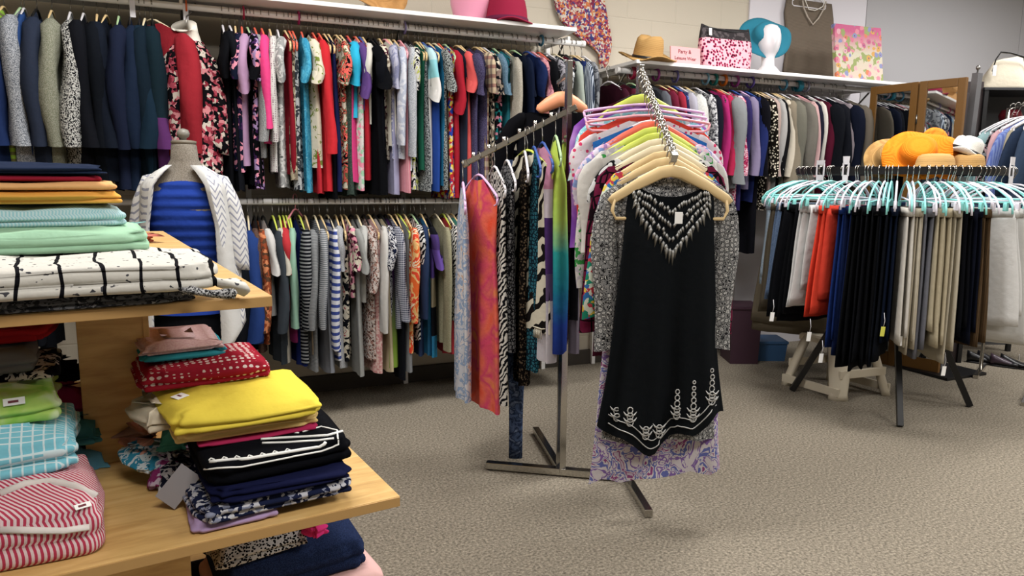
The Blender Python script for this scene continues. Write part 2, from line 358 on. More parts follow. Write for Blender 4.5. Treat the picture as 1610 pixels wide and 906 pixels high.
UP = [  # column of the near edge, row of the hem, cut, pattern, colours, words
 (-14, 275, 'J', D, '1d2f5a', 'ink blue jacket'), (0, 280, 'N', 'hs', 'lime 8a8f5a', 'lime striped top'),
 (24, 275, 'J', 'mel', '5f6670 b9bec6', 'heather grey cardigan'), (31, 270, 'L', D, '27477f', 'cobalt blue blazer', dict(t=.012)), (50, 270, 'J', D, 'slate', 'slate navy blazer'),
 (75, 270, 'J', 'mel', '757865 97998a', 'sage linen blazer'), (106, 270, 'J', 'twd', 'ink c9cac6', 'black white tweed blazer'), (128, 280, 'J', D, 'ink', 'black wool blazer'),
 (150, 285, 'J', D, '12161d', 'black suit jacket'), (166, 285, 'J', D, '161c28', 'midnight navy blazer'), (186, 300, 'J', D, '1a2136', 'long navy coat', dict(w=.23)), (205, 300, 'J', D, '19253a', 'navy suit blazer'),
 (221, 300, 'J', D, '172a3a', 'blue black blazer'), (230, 300, 'J', D, '14222e', 'dark teal blazer'), (241, 275, 'J', 'bk:-.47,-.64', '15262f 5b2f66', 'teal plum jacket'), (238, 245, 'J', D, '9a1f2c', 'red wool jacket', dict(w=.25, rot=40, t=.04)),
 (357, 300, 'S', D, 'black', 'plain black tee', dict(h='w')), (368, 300, 'S', D, 'ink', 'black jersey tunic', dict(h='w')), (378, 270, 'S', 'flo', 'navy navy plum navy pink', 'navy ditsy blouse', dict(h='n')), (389, 262, 'F', D, 'b38fb2', 'lilac tee', dict(h='r')), (397, 290, 'S', D, 'black', 'black shell top', dict(h='g')),
 (403, 298, 'S', 'flo', 'black plum lilac black pink', 'purple floral blouse', dict(h='k')), (409, 246, 'L', 'mel', '7d8082 a6a8a8', 'grey knit jumper', dict(h='r')), (421, 227, 'F', D, 'hotpink', 'hot pink top', dict(h='r', ls=.42)), (434, 272, 'L', 'dot', 'd9d8d4 8c7480', 'white dotted blouse', dict(h='n', sc=.45)),
 (447, 296, 'S', 'abs', '9a9c9c d7d8d6 5c5f60', 'grey marbled top', dict(h='w')), (457, 275, 'N', D, '8c1426', 'dark red top', dict(h='n')), (464, 285, 'N', 'flo', 'taupe beige 4a4238 khaki', 'taupe print top', dict(h='r')), (470, 300, 'N', 'abs', 'silver charcoal white', 'silver print top', dict(h='r')),
 (486, 302, 'S', 'abs', '2f8fb5 4aa8c9 2f8fb5 7fc3d8', 'turquoise tee', dict(h='r')), (497, 262, 'S', 'abs', 'cream cream cream 7a8a3a cream', 'cream leaf tee', dict(h='k')), (502, 304, 'N', D, 'c2202f', 'scarlet vest top', dict(h='r')), (514, 300, 'L', D, 'cc1c29', 'bright red jumper', dict(h='r', ls=.55)),
 (521, 312, 'N', D, 'black', 'black vest top', dict(h='n')), (528, 300, 'N', D, '1d2350', 'navy blue vest', dict(h='n')), (541, 297, 'S', 'abs', 'cream olive coral black d9c7a6'.replace('olive', '6a6a4a'), 'coral olive print top', dict(h='n')), (546, 297, 'N', 'zeb', 'e4e2de 101010', 'zebra vest', dict(h='n')), (551, 308, 'N', 'mel', '24352f 4d5a52', 'dark green tweed top', dict(h='k')),
 (558, 287, 'N', D, 'd83a80', 'magenta pink vest', dict(h='r')), (562, 186, 'S', D, 'cyan', 'cyan tee', dict(h='k')), (570, 300, 'N', 'flo', 'white white pink mint', 'white floral vest', dict(h='r')), (573, 170, 'F', D, '5d4180', 'violet tee', dict(h='n')), (578, 282, 'N', D, 'b3172c', 'ruby red dress', dict(h='b')), (585, 195, 'S', D, 'd8d5cb', 'off white tee', dict(h='n')),
 (598, 306, 'S', D, 'black', 'black velvet tunic', dict(h='k', w=.225, t=.03)), (606, 300, 'S', D, '101218', 'black crepe top', dict(h='k', w=.22)), (613, 250, 'S', 'flo', 'cream wine cream taupe', 'cream print blouse', dict(h='n')), (618, 228, 'N', D, 'e0dccf', 'cream shell top', dict(h='p')), (622, 305, 'N', D, 'a6a4c4', 'lavender tunic', dict(h='n')), (628, 252, 'S', 'abs', 'b9bbd0 8f93b5 d8d8e0', 'lavender marbled blouse', dict(h='c')),
 (636, 250, 'L', 'abs', 'b8c0d2 d9dde6 8e9ab8', 'pale blue print blouse', dict(h='n')), (643, 303, 'N', 'vs', 'd98493 e6a9b2', 'pink striped top', dict(h='p')), (653, 270, 'L', 'mel', '9aa0a8 d5d9de', 'light grey jumper', dict(h='k', ls=.56)), (661, 300, 'S', 'abs', 'ink white c9d06a ink', 'black leaf print top', dict(h='k')), (670, 268, 'N', D, '1c5a46', 'dark green vest', dict(h='n')), (675, 300, 'N', 'twd', '2a2e30 9ea3a5', 'grey tweed top', dict(h='n')),
 (681, 288, 'F', 'bk:-.1,-.75', 'ice aqua white white white white white', 'aqua white blouse', dict(h='b')), (688, 300, 'N', D, '20479c', 'royal blue vest', dict(h='n')), (698, 292, 'N', D, '1b6f96', 'teal blue vest', dict(h='c')), (709, 298, 'S', 'twd', 'ink aab0ae', 'black flecked blouse', dict(h='r')), (715, 312, 'N', 'flo', 'red cream royal yellow red', 'red floral vest', dict(h='g')), (726, 310, 'S', D, 'a8142a', 'deep red dress', dict(h='k', ls=.32)),
 (734, 300, 'N', D, 'slate', 'slate vest', dict(h='n')), (743, 314, 'S', D, 'e05a58', 'coral tee', dict(h='n')), (758, 292, 'S', 'mel', '352f4d 5b5678', 'purple heather tunic', dict(h='k', w=.22)), (764, 290, 'N', 'mel', '6a6488 403a5a', 'violet grey top', dict(h='n')), (773, 300, 'S', 'pld', 'cdb99a 8c4c50 3d3844', 'beige plaid shirt', dict(h='n')), (781, 305, 'S', 'flo', 'ink cream taupe ink a08a80', 'black cream floral blouse', dict(h='w')),
 (789, 300, 'N', 'flo', 'ink ink teal pink', 'black teal floral top', dict(h='k')), (797, 290, 'S', 'mel', '4b6a80 6f8ca0', 'chambray shirt', dict(h='g')), (804, 240, 'N', D, '2a7f8c', 'teal shell top', dict(h='k')), (817, 200, 'L', 'mel', '9a9486 b5afa2', 'stone grey cardigan', dict(h='n', w=.22)), (829, 240, 'S', D, '0f1626', 'dark navy tee', dict(h='g')), (840, 250, 'L', D, '111a30', 'navy jumper', dict(h='k', w=.22)), (851, 260, 'S', D, '16244c', 'navy blue tee', dict(h='b')),
 (859, 260, 'S', 'abs', 'c98a92 8f5a6a d8b0a0', 'dusky pink blouse', dict(h='p')), (867, 260, 'N', D, 'd98a80', 'salmon vest', dict(h='r')), (873, 260, 'S', D, 'black', 'black cotton tee', dict(h='k')), (884, 260, 'S', 'abs', '9a98a0 3a3a40 c9c7cc', 'grey floral blouse', dict(h='w')), (894, 240, 'S', 'flo', 'white charcoal silver', 'white grey print top', dict(h='c')), (903, 240, 'N', D, '6c1a30', 'burgundy vest', dict(h='k')),
 (914, 240, 'L', D, 'a4aea4', 'pale sage shirt', dict(h='k')), (924, 240, 'L', D, '1b2a5a', 'navy cardigan', dict(h='n')), (933, 240, 'L', 'vs', '2d3748 aab4c2', 'blue striped shirt', dict(h='n')), (943, 240, 'L', 'abs', '8a8d92 4b4e55 b9bcc0', 'grey print shirt', dict(h='w')),
]
hang_row([s for s in UP if not 258 < s[0] < 262], 'upper rail', ZU, .0, 2.3, 'garments on the upper rail', 1)
LO = [
 (60, 560, 'L', D, 'ink', 'black knit top'), (150, 560, 'L', D, '4a2a38', 'plum knit top'), (225, 560, 'L', D, 'charcoal', 'charcoal knit top'), (300, 560, 'L', D, '20242c', 'inky knit top'), (345, 560, 'L', D, 'navy', 'deep navy knit top'), (365, 560, 'J', D, 'ink', 'black tailored jacket'),
 (383, 560, 'J', D, '15181f', 'dark tailored jacket'), (399, 545, 'J', D, '24407f', 'denim blue jacket'), (409, 560, 'L', 'mel', '4d3a33 6f554a', 'brown knit top'), (416, 545, 'L', 'flo', 'rust brown d9895a rust', 'rust print blouse'), (424, 500, 'S', D, 'd5d4d0', 'white linen tee'), (440, 578, 'L', D, '3c434a', 'charcoal wrap dress', dict(w=.22)),
 (450, 575, 'S', D, 'c9c4b6', 'ivory vest'), (456, 492, 'S', D, 'c23038', 'tomato red tee'), (460, 540, 'N', D, '8e2a66', 'berry vest'), (466, 512, 'L', D, '9ac5ae', 'mint cardigan'), (474, 580, 'N', D, '1b2a6a', 'ink blue vest'), (483, 578, 'L', 'hs', 'ink 8f9294', 'black grey striped jumper', dict(sc=.62, w=.215)),
 (490, 560, 'N', D, 'b5a48c', 'fawn vest'), (497, 590, 'L', 'hs', '6f7274 9da0a2', 'grey striped cardigan', dict(sc=.25, w=.215)), (508, 522, 'L', 'hs', '70757a b9bcc0', 'silver striped jumper', dict(sc=.35, w=.215)), (514, 590, 'N', D, '8f939c', 'pewter vest'), (531, 548, 'L', 'hs', 'dfe2ea 3d4f9a', 'blue white striped jumper', dict(sc=1.25, ls=.62, w=.215)), (527, 570, 'N', 'hs', 'dfe2ea 3d4f9a', 'blue white striped vest', dict(sc=1.25)),
 (541, 585, 'S', 'mel', '9da0a4 b9bcc0', 'pale grey marl tee'), (548, 570, 'N', 'abs', 'ink cream b04a55', 'black cream print vest'), (556, 470, 'S', 'flo', 'pink cream wine', 'pink print tee'), (569, 597, 'S', D, '9fa19e', 'silver grey dress', dict(w=.22)), (576, 480, 'S', D, 'c3c4c0', 'pearl grey tee'), (588, 570, 'S', 'flo', 'cfc4bd 5a4038 a87f74 cfc4bd', 'brown ditsy dress', dict(sc=.45, ls=.32)), (594, 590, 'N', 'flo', 'd9a9a4 c98a8a e6c9c0', 'dusty rose vest', dict(sc=.6)),
 (605, 530, 'L', D, 'd5d3ce', 'white shirt', dict(ls=.56)), (612, 588, 'N', D, 'cdbf9e', 'sand vest'), (616, 500, 'S', 'abs', '1a2036 d9dade 1a2036 a9adb9', 'navy white print blouse', dict(sc=.5)), (621, 580, 'N', 'gr:-.4,-.8', '54306a 86a83c', 'purple green vest'), (629, 520, 'L', 'ck', '2b3350 c6c9d4', 'navy gingham shirt', dict(ls=.5)), (636, 600, 'N', D, 'ink', 'black camisole'), (641, 588, 'N', D, '8c8f92', 'ash grey vest'),
 (655, 560, 'L', 'abs', 'orange f0bf7a e8431f f5e3c0 orange', 'orange splash tunic', dict(sc=2.2, ls=.5, w=.22)), (664, 540, 'S', 'zeb', 'e0e0de 16161a', 'zebra print blouse', dict(sc=.6)), (670, 565, 'L', D, '2c3c5e', 'dark denim shirt'), (677, 560, 'N', D, '2a6f9a', 'ocean blue vest'), (690, 566, 'S', 'bk:-.09,-.92', '17181f 4e3a78 6a4fa6 6a4fa6 b5a98c b5a98c 16171d 16171d 2a7fae 2a8ab8', 'colour block dress', dict(w=.215)), (706, 545, 'L', 'mel', '8f8b70 a8a488', 'khaki cardigan', dict(ls=.68, w=.22)),
 (713, 560, 'N', D, 'a83038', 'brick red vest'), (722, 508, 'L', 'zeb', 'd9d8d4 16161a', 'zebra jumper', dict(sc=.5)), (731, 520, 'L', D, '4f9a8c', 'sea green cardigan'), (742, 560, 'S', 'mel', '2a2c30 7a7c80', 'dark marl tee'), (755, 560, 'L', D, '2a2230', 'aubergine cardigan'), (770, 560, 'S', D, '6b6f75', 'mid grey tee'), (787, 560, 'L', D, '2f3a52', 'dusk blue cardigan'), (805, 560, 'S', D, '3a3036', 'dark plum tee'), (822, 560, 'L', 'mel', '4a4c50 909296', 'grey fleck cardigan'),
 (840, 560, 'S', D, 'ink', 'black linen tee'), (860, 560, 'L', D, '7a6a5a', 'mocha cardigan'), (880, 560, 'S', D, '33415a', 'steel blue tee'), (898, 560, 'L', D, '22252b', 'graphite cardigan'), (915, 560, 'S', D, '6d6470', 'mauve grey tee'),
]
hang_row(LO, 'lower rail', ZL, .0, 2.3, 'garments on the lower rail', 2, hz='nkkcgkny')
RT = [
 (985, 420, 'L', D, '3b1524', 'wine knit jumper'), (1003, 420, 'L', D, '541a2c', 'burgundy jumper', dict(h='k')), (1020, 420, 'L', D, '14382f', 'bottle green jumper', dict(h='g')), (1036, 420, 'L', D, 'ink', 'black jumper', dict(h='k')), (1050, 420, 'L', D, '5c5f66', 'grey wool jumper', dict(h='k')), (1062, 420, 'L', D, '6c1c33', 'claret jumper', dict(h='n')), (1075, 420, 'L', D, '9a2438', 'cherry cardigan', dict(h='n')),
 (1086, 420, 'L', D, '2b2f55', 'indigo jumper', dict(h='b')), (1095, 420, 'L', D, 'a9a7b4', 'lilac grey jumper', dict(h='w')), (1108, 330, 'L', 'mel', 'b9b9b5 d8d8d4', 'white chunky jumper', dict(h='n', w=.22, t=.04)), (1122, 340, 'L', 'flo', 'c9c9cc 3a3a40 c9c9cc 7a7a80', 'white black print jumper', dict(h='w', sc=.6)), (1133, 400, 'L', D, '161722', 'black fine jumper', dict(h='k')), (1143, 300, 'L', D, 'a81f68', 'magenta cardigan', dict(h='k')), (1152, 270, 'L', D, 'b01c48', 'raspberry jumper', dict(h='r')),
 (1165, 297, 'J', D, '85888a', 'smooth grey jacket', dict(h='n', w=.23)), (1170, 340, 'L', 'abs', 'b32356 e6c3cf b32356 7a1a40', 'magenta swirl blouse', dict(h='k', sc=.6)), (1180, 333, 'L', D, '2e2858', 'purple navy jumper', dict(h='b')), (1192, 297, 'L', D, '857a98', 'mauve cardigan', dict(h='l')), (1200, 318, 'L', D, '202a5e', 'marine blue jumper', dict(h='b')), (1207, 400, 'L', D, '101016', 'black polo jumper', dict(h='k')), (1219, 330, 'L', 'leo', 'e0d5c0 17130f', 'leopard print cardigan', dict(h='n', sc=.9, w=.215)),
 (1225, 320, 'L', D, 'b09a92', 'blush taupe jumper', dict(h='n')), (1231, 320, 'L', D, 'a8a6a4', 'dove grey jumper', dict(h='w')), (1238, 330, 'L', 'abs', '141416 141416 c9c9c5', 'black white abstract top', dict(h='k')), (1245, 320, 'L', D, 'd0c6b4', 'ivory cardigan', dict(h='n')), (1252, 320, 'J', D, '877d6c', 'tan jacket', dict(h='n')), (1264, 320, 'J', D, '6f6d62', 'olive grey jacket', dict(h='w', w=.23)), (1277, 320, 'J', D, '706c64', 'moss grey coat', dict(h='w', w=.23)), (1284, 310, 'L', D, 'c9a3a2', 'blush pink jumper', dict(h='p')),
 (1290, 310, 'L', D, '1d1d2c', 'inky blue jumper', dict(h='k')), (1299, 310, 'L', D, 'd6d1c8', 'winter white jumper', dict(h='w')), (1305, 310, 'L', D, '54142a', 'garnet jumper', dict(h='k')), (1319, 310, 'J', D, '12141a', 'black blazer', dict(h='w', w=.235)), (1332, 310, 'J', D, '14161d', 'black lined coat', dict(h='w')), (1340, 310, 'L', D, '9a8f96', 'mauve grey jumper', dict(h='w')), (1354, 310, 'J', D, '131828', 'midnight coat', dict(h='k', w=.23)), (1366, 310, 'J', D, '6d655a', 'mink brown coat', dict(h='w')), 
]
hang_row(RT, 'shorter rack', ZR, 2.5, 5.0, 'garments on the shorter rack', 3, hz='wnk')
def ring_marker(px, py, Y, Z, name, col, label, R=.042, wd=.012):
    p = at_Y(px, py, Y); mb = MB(); n = 22; lp = []
    for k in range(n):
        a = 2*PI*k/n; lp.append([(dx, r*math.cos(a), r*math.sin(a)) for dx, r in ((-wd/2, R), (wd/2, R), (wd/2, R-.012), (-wd/2, R-.012))])
    o = mb.loft(lp, ring=True).build('size_ring', paint('ring_'+col, col, .35)); put(o, (p.x, Y, Z-R+.012+.018+.002), 0); tag(o, lab(label), 'size divider', 'round plastic size dividers')
for px, col, cn_, pl in [(295, 'd0602a', 'thin orange', 'above the black floral blouse'), (384, 'a81f4a', 'crimson', 'above the lilac tee'), (470, 'a8286f', 'magenta', 'above the turquoise tee'), (636, '8a83b8', 'lavender', 'beside the bracket of the long rack'), (851, '3a7f9f', 'blue', 'near the right end of the long rack')]:
    ring_marker(px, 50, RY, ZU, '', col, cn_+' plastic ring on the upper rail '+pl, .034, .008)
for i, (px, col, cn_, wd) in enumerate([(993, '8f1a3a', 'crimson', .022), (1031, '8a2f7a', 'plum', .012), (1061, '6c66a0', 'dusty violet', .01), (1109, '7fb0c4', 'pale blue', .01), (1122, '177d77', 'teal green', .016), (1137, 'd0731f', 'orange', .016), (1156, '9a3f86', 'orchid', .012), (1180, '5b4a96', 'violet', .012), (1232, '4f8fb0', 'sky blue', .01), (1255, '1f7f96', 'wide teal', .04), (1267, '9a9ab0', 'greyish', .01)]):
    ring_marker(px, 125, RY, ZR, '', col, cn_+' plastic ring on the rail of the shorter rack', .042, wd)
# ------------------------------------------------------------------ chrome two-armed rack in the middle of the floor
UA, UB = at_z(882, 748, 0), at_z(985, 757, 0)          # feet of its two uprights
bx = (UB-UA).normalized(); bf = Vector((-.316, -.949, 0)).normalized()
def z_at(p, row):                                       # height on the plumb line over p seen at a picture row
    d = Vector((p.x, p.y, 0)).dot(HF); lo, hi = -1, 4
    for _ in range(40):
        md = (lo+hi)/2
        if project((p.x, p.y, md))[1] > row: lo = md
        else: hi = md
    return lo
e = empty('floor_rack', UA); tag(e, 'chrome two-armed floor rack with square tubes standing on the carpet', 'clothes rack')
IN = Matrix.Translation(-UA)
def P(mb, nm, mt, smooth=False):
    o = mb.build(nm, mt, e, smooth); o.matrix_parent_inverse = IN; return o
ZA, ZB = z_at(UA, 95), z_at(UB, 102)
A0 = UA-bx*.34; B1 = UB+bx*.0
P(MB().bar(A0+Vector((0, 0, .022)), UB+bx*.03+Vector((0, 0, .022)), .036, .03, .003), 'base_bar', M_CHROME)
Bk = at_z(842, 682, 0); P(MB().bar(UA+Vector((0, 0, .022)), Bk+Vector((0, 0, .022)), .032, .03, .003), 'base_foot', M_CHROME)
Fr = at_z(1020, 815, 0); P(MB().bar(UB-bf*.35+Vector((0, 0, .018)), Fr+Vector((0, 0, .018)), .032, .03, .003), 'base_foot', M_CHROME)
for q in (A0+bx*.02, Fr-bf*.02, Bk+bf*.03): P(MB().lathe([(.004, 0), (.014, 0), (.014, .006), (.008, .012)], 10, q.x, q.y), 'glide', M_BLACK, True)
for u, zt_ in ((UA, ZA), (UB, ZB)):
    P(MB().bar(u+Vector((0, 0, .02)), u+Vector((0, 0, 1.25)), .03, .03, .002), 'upright', M_CHROME)
    P(MB().bar(u+Vector((0, 0, 1.2)), u+Vector((0, 0, zt_)), .024, .024, .002), 'telescopic_post', M_CHROME)
UA2 = UA-bf*.05
P(MB().bar(UA2+Vector((0, 0, .03)), UA2+Vector((0, 0, z_at(UA2, 170))), .024, .024, .002), 'upright', M_CHROME)
def arm(a, b, col, knobs):
    o = P(MB().bar(a, b, .02, .022, .002), 'arm', M_CHROME)
    d = (b-a); n = d.normalized()
    for i in range(knobs):
        q = a+d*((i+.6)/knobs); P(MB().tube([q, q+Vector((0, 0, .03))], [.006, .0085], 8), 'stop_ball', M_CHROME, True)
    P(MB().bar(b-n*.006, b+n*.02, .024, .03, .004), 'arm_tip', M_CHROME)
La = UA+bx*.035+Vector((0, 0, z_at(UA+bx*.035, 168)))
t_ = UA-bx*.43; Lb = Vector((t_.x, t_.y, z_at(t_, 256)))
arm(La, Lb, None, 7)
Fa = UB+Vector((0, 0, ZB-.03)); t_ = UB+bf*.47; Fb = Vector((t_.x, t_.y, z_at(t_, 245)))
arm(Fa, Fb, None, 16)
# garments on the left sloping arm, seen from the side
rzL = math.atan2(-bf.y, -bf.x)
SPL = [(730, 640, 'N', 'abs', 'd8dbe4 9db4d6 e6e3e6 e0b59a', 'white blue print dress', dict(h='l', w=.19)), (756, 655, 'N', 'tie', 'f0512f ee6a52 d9406a f08a4a', 'orange tie dye tunic', dict(h='l', w=.2, flare=1.25, rot=20, slope=.8)), (782, 640, 'N', 'zeb', 'dcd8d0 17161a', 'zebra print dress', dict(h='w', w=.19, sc=.55, flare=1.2, rot=9)),
  (801, 560, 'N', 'lac', '17171c 8a8a8c', 'grey black print dress', dict(h='w', w=.15, sc=.4)), (836, 528, 'N', 'zeb', 'd9d2bd 1a1716', 'cream zebra vest with fringe', dict(h='y', w=.19, sc=1.7, rot=24, flare=1.2)), (828, 612, 'N', 'leo', '6a5a48 14100e', 'brown leopard dress', dict(h='w', w=.11, sc=.6)),
  (843, 590, 'N', 'lac', '12222e 2d6a7a', 'dark teal print dress', dict(h='b', w=.12, sc=.4)), (860, 575, 'N', 'bk:-.15,-.95', 'c98aa8 cfc4cf 4b2f6a 4b2f6a 5c4a70 c3bcc6 cfc9d0', 'purple white print dress', dict(h='b', w=.18, t=.03)), (881, 560, 'N', 'gr:-.12,-1.0', 'c3e05a c3e05a b9de62 2aa3a0 177c98 1d3f9a 1d2f7a', 'lime blue ombre dress', dict(h='g', w=.17, t=.036, slope=.9))]
prev = None; R = random.Random(5)
for i, (px, hem, k, pat, cols, desc, opt) in enumerate(SPL):
    opt = dict(opt); hc = opt.pop('h'); sc = opt.pop('sc', 1); rot = opt.pop('rot', R.uniform(-6, 6)); tt = opt.pop('t', .02); wd = opt['w']; off = bf*(wd+.02)
    p = solve(La, Lb, off, px, 1.0); q = p+off
    L = p.z-.09-at_d(px, hem, Vector((q.x, q.y, 0)).dot(HF)).z
    o = garment(noun(desc) if 'fringe' not in desc else 'vest', fab(pat, cols, sc), L, k, t=tt, seed=500+i, **opt); rz = rzL+math.radians(rot); put(o, p, rz)
    tag(o, lab(desc+' on the left arm of the chrome rack'), noun(desc) if 'fringe' not in desc else 'vest', 'garments on the left arm of the chrome rack')
    if 'fringe' in desc:
        mb = MB()
        for j in range(40):
            x = -.16+.32*j/39
            for sy in (-1, 1): mb.tube([(x, sy*.018, -.088-L+.012), (x+R.uniform(-.004, .004), sy*.019, -.088-L-.03)], .0022, 4)
        mb.tube([(-.165, -.019, -.086-L+.012), (0, -.021, -.086-L+.012), (.165, -.019, -.086-L+.012), (.165, .019, -.086-L+.012), (0, .021, -.086-L+.012), (-.165, .019, -.086-L+.012), (-.165, -.019, -.086-L+.012)], .003, 5)
        f = mb.build('fringe', fab('pl', 'cream'), o)
    h = hanger(HC[hc][1]); put(h, p, rz); tag(h, lab(HC[hc][0]+' hanger under the '+desc), 'hanger', 'hangers on the left arm of the chrome rack')
# denim strip hanging low and black dress on a peach padded hanger behind the arm
p = solve(La, Lb, bf*-.1, 811, .3); tp = z_at(p+bf*.1, 575); bt = z_at(p+bf*.1, 748)
mb = MB(); lp = []
for j in range(15):
    v = j/14; z = p.z-.1+(bt-p.z+.1)*v; ww = .034+.008*math.sin(5*v)
    lp.append([(ww*math.cos(a)*1.2, .012*math.sin(a)+.006*math.sin(9*v), z-p.z) for a in [2*PI*k/14 for k in range(14)]])
mb.loft(lp); o = mb.build('jumpsuit', fab('tie', '2c3a58 55688c 1e2a44 7a8bab', .25)); put(o, p-bf*.1, math.atan2(HR.y, HR.x))
tag(o, lab('long narrow denim jumpsuit leg hanging down to the chrome base bar'), 'jumpsuit')
pk = at_d(884, 150, Vector((UA.x, UA.y, 0)).dot(HF)+.28)
rzv = math.atan2(HR.y, HR.x)
o = hanger(paint('peach_satin', 'f0a27a', .45), style='pad', w=.108, drop=.055, zt=-.06); put(o, pk+Vector((0, 0, .045)), rzv); tag(o, lab('peach padded hanger behind the left arm of the chrome rack'), 'hanger')
o = garment('dress', fab('pl', '101014'), .95, 'L', w=.17, t=.03, seed=77, ls=.4, z0=-.1, neckw=.09, slope=.3, sout=.06); put(o, pk+Vector((0, 0, .03))-HR*.05, rzv-.12)
tag(o, lab('black long-sleeved dress on the peach padded hanger behind the chrome arm'), 'dress')
o = MB().bar(pk+Vector((0, 0, .055))-HR*.02, UA2+Vector((0, 0, pk.z+.055)), .014, .014); o = o.build('arm', M_CHROME, e, False); o.matrix_parent_inverse = IN
# garments on the front waterfall arm, facing the camera
rzF = math.atan2(-bf.x, bf.y)+PI   # local -y (front) looks along bf
bxp = Vector((-bf.y, bf.x, 0)); rzF = math.atan2(bxp.y, bxp.x)
FR = [('L', 'pl', '4a1728', 'burgundy front arm blouse', 560, 'k', {}), ('L', 'tie', '6a3a9a 8a4ab0 b78ad0', 'violet tie dye top', 520, 'y', dict(w=.235)), ('S', 'abs', 'aqua e3f0f0 3aa0b0', 'aqua white print tee', 500, 'l', dict(w=.225)), ('L', 'pl', 'd8402f', 'vermilion top', 480, 'l', dict(w=.22)),
  ('S', 'dot', 'e9dfe3 d9356a', 'pink spotted tee', 500, 'p', dict(w=.235)), ('N', 'pl', '1f6fc0', 'azure vest', 500, 'w', dict(w=.225)), ('S', 'flo', 'e0d8ea b08ac8 f0c0dc 8aa0d8', 'lilac floral tee', 480, 'r', dict(w=.225)), ('L', 'flo', 'e3e0da e3e0da c9c4cc 3a9a4a', 'white leaf blouse', 480, 'y', dict(w=.23)),
  ('L', 'pl', 'd9d6d0', 'white thin cardigan', 440, 'y', dict(w=.24, ls=.33)), ('S', 'abs', '16161a d0d0d0 16161a', 'black white print tee', 480, 'c', dict(w=.2)), ('L', 'net', '6a1738 160a10', 'maroon lattice blouse', 500, 'c', dict(w=.2, ls=.6, sout=.06)),
  ('S', 'flo', '1f8a6f e3c84a 2f6fb0 c23a4a d8e0d0', 'tropical print tunic', 560, 'n', dict(w=.2, ls=.5, sout=.05)), ('N', 'abs', 'ddd5da ddd5da 8a6ab0 e0d8dc 6a72b8 e0d8dc 9a4a88 cfc0d0', 'purple white floral dress', 748, 'n', dict(w=.21, flare=1.4, sc=1.6, fold=1.9, hemf=lambda u, q: .012*math.sin(14*u)+.02*u))]
NFR = len(FR)+2; off0 = None
for i, (k, pat, cols, desc, hem, hc, opt) in enumerate(FR):
    opt = dict(opt); sc = opt.pop('sc', 1); p = Fa.lerp(Fb, (i+.5)/(NFR-.3)); d = Vector((p.x, p.y, 0)).dot(HF)
    L = p.z-.09-at_d(1040, hem, d).z
    o = garment(noun(desc), fab(pat, cols, sc), L, k, t=.016, seed=600+i, **opt); rz = rzF+math.radians(R.uniform(-5, 5)); put(o, p, rz)
    tag(o, lab(desc+' among those behind the grey lace dress'), noun(desc), 'garments on the front arm of the chrome rack')
    h = hanger(HC[hc][1], M_CHROME, 'wood' if hc in 'ync' or i in (6,) else 'tube', w=.24 if hc in 'lp' else .19, drop=.03 if hc in 'lp' else .095); put(h, p, rz); tag(h, lab(HC[hc][0]+' hanger under the '+desc), 'hanger', 'hangers on the front arm of the chrome rack')
p = Fa.lerp(Fb, (NFR-1.3)/(NFR-.3)); d = Vector((p.x, p.y, 0)).dot(HF)
LACE = fab('lac', '131316 8d8d8d 1c1c20 cfcecb 9a9a9a', .42)
o = garment('dress', LACE, p.z-.09-at_d(1040, 690, d).z, 'L', w=.2, t=.02, seed=801, ls=p.z-.19-at_d(1150, 572, d).z, sout=.045, flare=1.22, neckw=.1, dip=.05, slope=.5, nu=48)
put(o, p, rzF); tag(o, lab('grey and black lace dress with long sleeves directly behind the black tunic'), 'dress')
h = hanger(HC['c'][1], M_CHROME, 'wood', w=.19); put(h, p, rzF); tag(h, lab('cream wooden hanger second from the front of the chrome rack'), 'hanger')
# the black tunic at the very front
p = Fb.lerp(Fa, .01); d = Vector((p.x, p.y, 0)).dot(HF)
zh = at_d(1040, 672, d).z; Lt = p.z-.09-zh
ZS = at_d(1045, 300, d).z-p.z
def hem(u, s): return .07*max(0, -math.cos(u*2.6+.35))*(.8 if u > 0 else .6)-.075*math.exp(-((u+.25)/.38)**2)+.012*math.sin(9*u)
o = garment('tunic', fab('pl', '15181b'), Lt, 'N', w=.155, t=.026, seed=812, z0=-.10, neckw=.115, dip=.085, back_dip=.045, slope=.9, flare=1.42, bw=.165, hemf=hem, nu=96, nv=30, fold=1.2)
put(o, p, rzF); tag(o, lab('black sleeveless tunic with silver beaded neckline at the front of the chrome rack'), 'tunic'); TUN = o
h = hanger(HC['n'][1], M_CHROME, 'wood', w=.215, drop=.11, zt=-.055); put(h, p, rzF); tag(h, lab('natural wooden hanger holding the black beaded tunic'), 'hanger')
SILV = paint('silver_thread', 'b9b9b7', .45, .35)
mb = MB(); mb2 = MB()
def front_y(x, z):   # nearest front vertex of the tunic
    best = min((v.co for v in TUN.data.vertices if v.co.y < .02), key=lambda c: (c.x-x)**2+(c.z-z)**2+ (.0 if c.y < 0 else .001)); return best.y
for side in (-1, 1):
    for k in range(15):
        f = k/14; x = side*(.132-.124*f); zi = -.128-.062*f**1.6; zo = -.165-.165*f**.85
        for j in range(4):
            zc = zi+(zo-zi)*j/3+R.uniform(-.004, .004); xx = x+R.uniform(-.005, .005); y = front_y(xx, zc-.012)-.005
            tip = j == 3; ln = (.022+.018*(k % 2)+(.03 if k == 14 else 0)) if tip else .016; wd = .0075 if tip else .0065; dx = side*.35*(1-f)*ln+R.uniform(-.004, .004)
            mb.add([(xx-wd, y, zc-.003), (xx, y-.004, zc+.006), (xx+wd, y, zc-.003), (xx+dx, y-.001, zc-ln), (xx, y-.006, zc-.004)], [(0, 4, 1), (1, 4, 2), (2, 4, 3), (3, 4, 0), (0, 1, 2, 3)])
